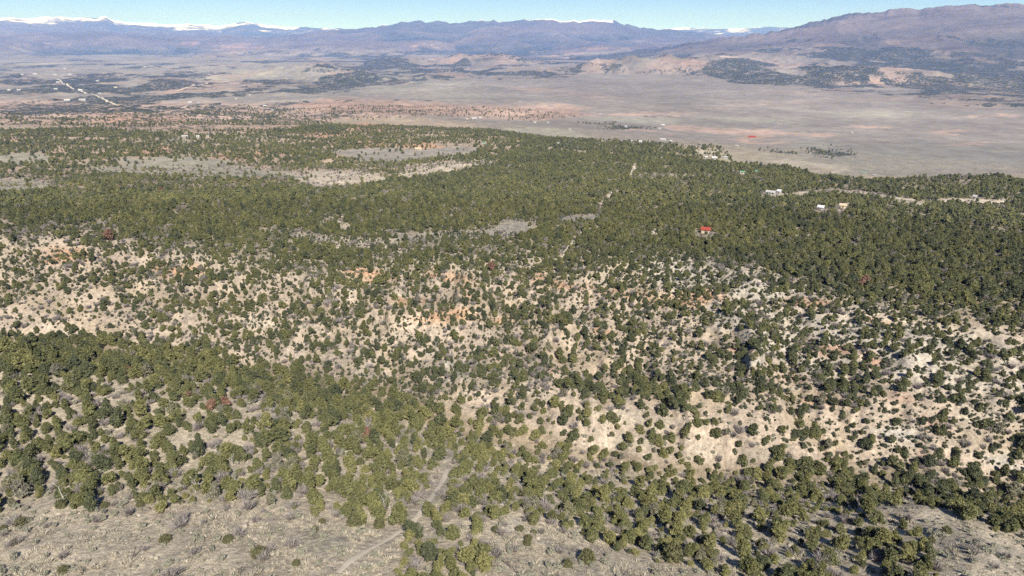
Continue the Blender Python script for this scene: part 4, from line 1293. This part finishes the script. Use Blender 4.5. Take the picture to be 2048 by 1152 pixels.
for n_, (px, py, h, lab) in enumerate([
    (131,1010,26,'silvery bare snag rising from the left woodland edge'),
    (391,985,24,'silvery bare snag beside bright junipers left of centre'),
    (430,915,26,'pale grey snag standing in the open sandy gap of the mesa'),
    (465,930,22,'thin pale snag right of the sandy gap of the mesa'),
    (766,1022,24,'white barked dead trunk among the trees left of the trail'),
    (1180,665,20,'pale snag on the far face below the orange ledges'),
    (870,700,18,'pale snag above the rounded pale mound')]):
    x, y, z = hit(px, py)
    d_ = math.sqrt(x * x + y * y + (z - CZ) ** 2)
    e = empty('silver_snag', (x, y, z), g_.random() * 6, h * d_ / FPX / 2.9)
    tr_, li = SNAG[(n_ + 2) % 5][1]
    part('trunk', tr_, e)
    for l_ in li:
        part('limb', l_, e)
    tag(e, lab, 'dead tree', 'silvery dead trunks in the woods')

# ------------------------------------------------------------------ houses
def box(B, x0, x1, y0, y1, z0, z1):
    v = [(x, y, z) for z in (z0, z1) for y in (y0, y1) for x in (x0, x1)]
    B.add(v, [(0, 2, 3, 1), (4, 5, 7, 6), (0, 1, 5, 4), (2, 6, 7, 3), (0, 4, 6, 2), (1, 3, 7, 5)])
WALLM = dict(white=M_white, tan=M_tanwall, red=M_redroof)
ROOFM = dict(white=M_white, grey=M_greyroof, red=M_redroof, green=M_greenroof, tan=M_tanwall, brown=M_brownroof)
for (x, y, z), (px, py, w, wm, rm, hs, lab) in zip(SITE, HOUSES):
    d_ = math.sqrt(x * x + y * y + (z - CZ) ** 2)
    L_ = w * d_ / FPX * .66
    ht = max(2.6, min(L_ * hs * .7, 9.0))
    dp = max(4.0, min(L_ * .6, 12.0))
    rz = math.atan2(-x, y) + (rng.random() - .5) * .5
    e = empty('house' if 'barn' not in lab and 'shed' not in lab else 'barn' if 'barn' in lab else 'shed', (x, y, z - .3), rz)
    B = Build()
    box(B, -L_ / 2, L_ / 2, -dp / 2, dp / 2, -.8, ht)
    B.add([(-L_ / 2, -dp / 2, ht), (-L_ / 2, dp / 2, ht), (-L_ / 2, 0, ht + dp * .26), (L_ / 2, -dp / 2, ht), (L_ / 2, dp / 2, ht), (L_ / 2, 0, ht + dp * .26)], [(0, 2, 1), (3, 4, 5)])
    part('wall', B.mesh('wall', [WALLM[wm]]), e)
    B = Build()
    o_, t_ = .4, .18
    for sg in (-1, 1):
        yo, zo = sg * (dp / 2 + o_), ht - o_ * .52
        zr = ht + dp * .26
        v = [(xx, yy, zz + dz) for dz in (.03, t_) for xx in (-L_ / 2 - o_, L_ / 2 + o_) for yy, zz in ((yo, zo), (0, zr))]
        B.add(v, [(0, 1, 3, 2), (4, 6, 7, 5), (0, 2, 6, 4), (1, 5, 7, 3), (0, 4, 5, 1), (2, 3, 7, 6)])
    part('roof', B.mesh('roof', [ROOFM[rm]]), e)
    B = Build()
    box(B, -.5, .5, -dp / 2 - .06, -dp / 2 + .02, .1, 2.2)
    part('door', B.mesh('door', [M_brownroof]), e)
    if L_ > 6:
        for sx in (-.3, .3):
            B = Build()
            box(B, L_ * sx - .7, L_ * sx + .7, -dp / 2 - .05, -dp / 2 + .02, 1.0, 2.1)
            part('window', B.mesh('window', [M_glass]), e)
    tag(e, lab, 'barn' if 'barn' in lab else 'shed' if 'shed' in lab else 'house')
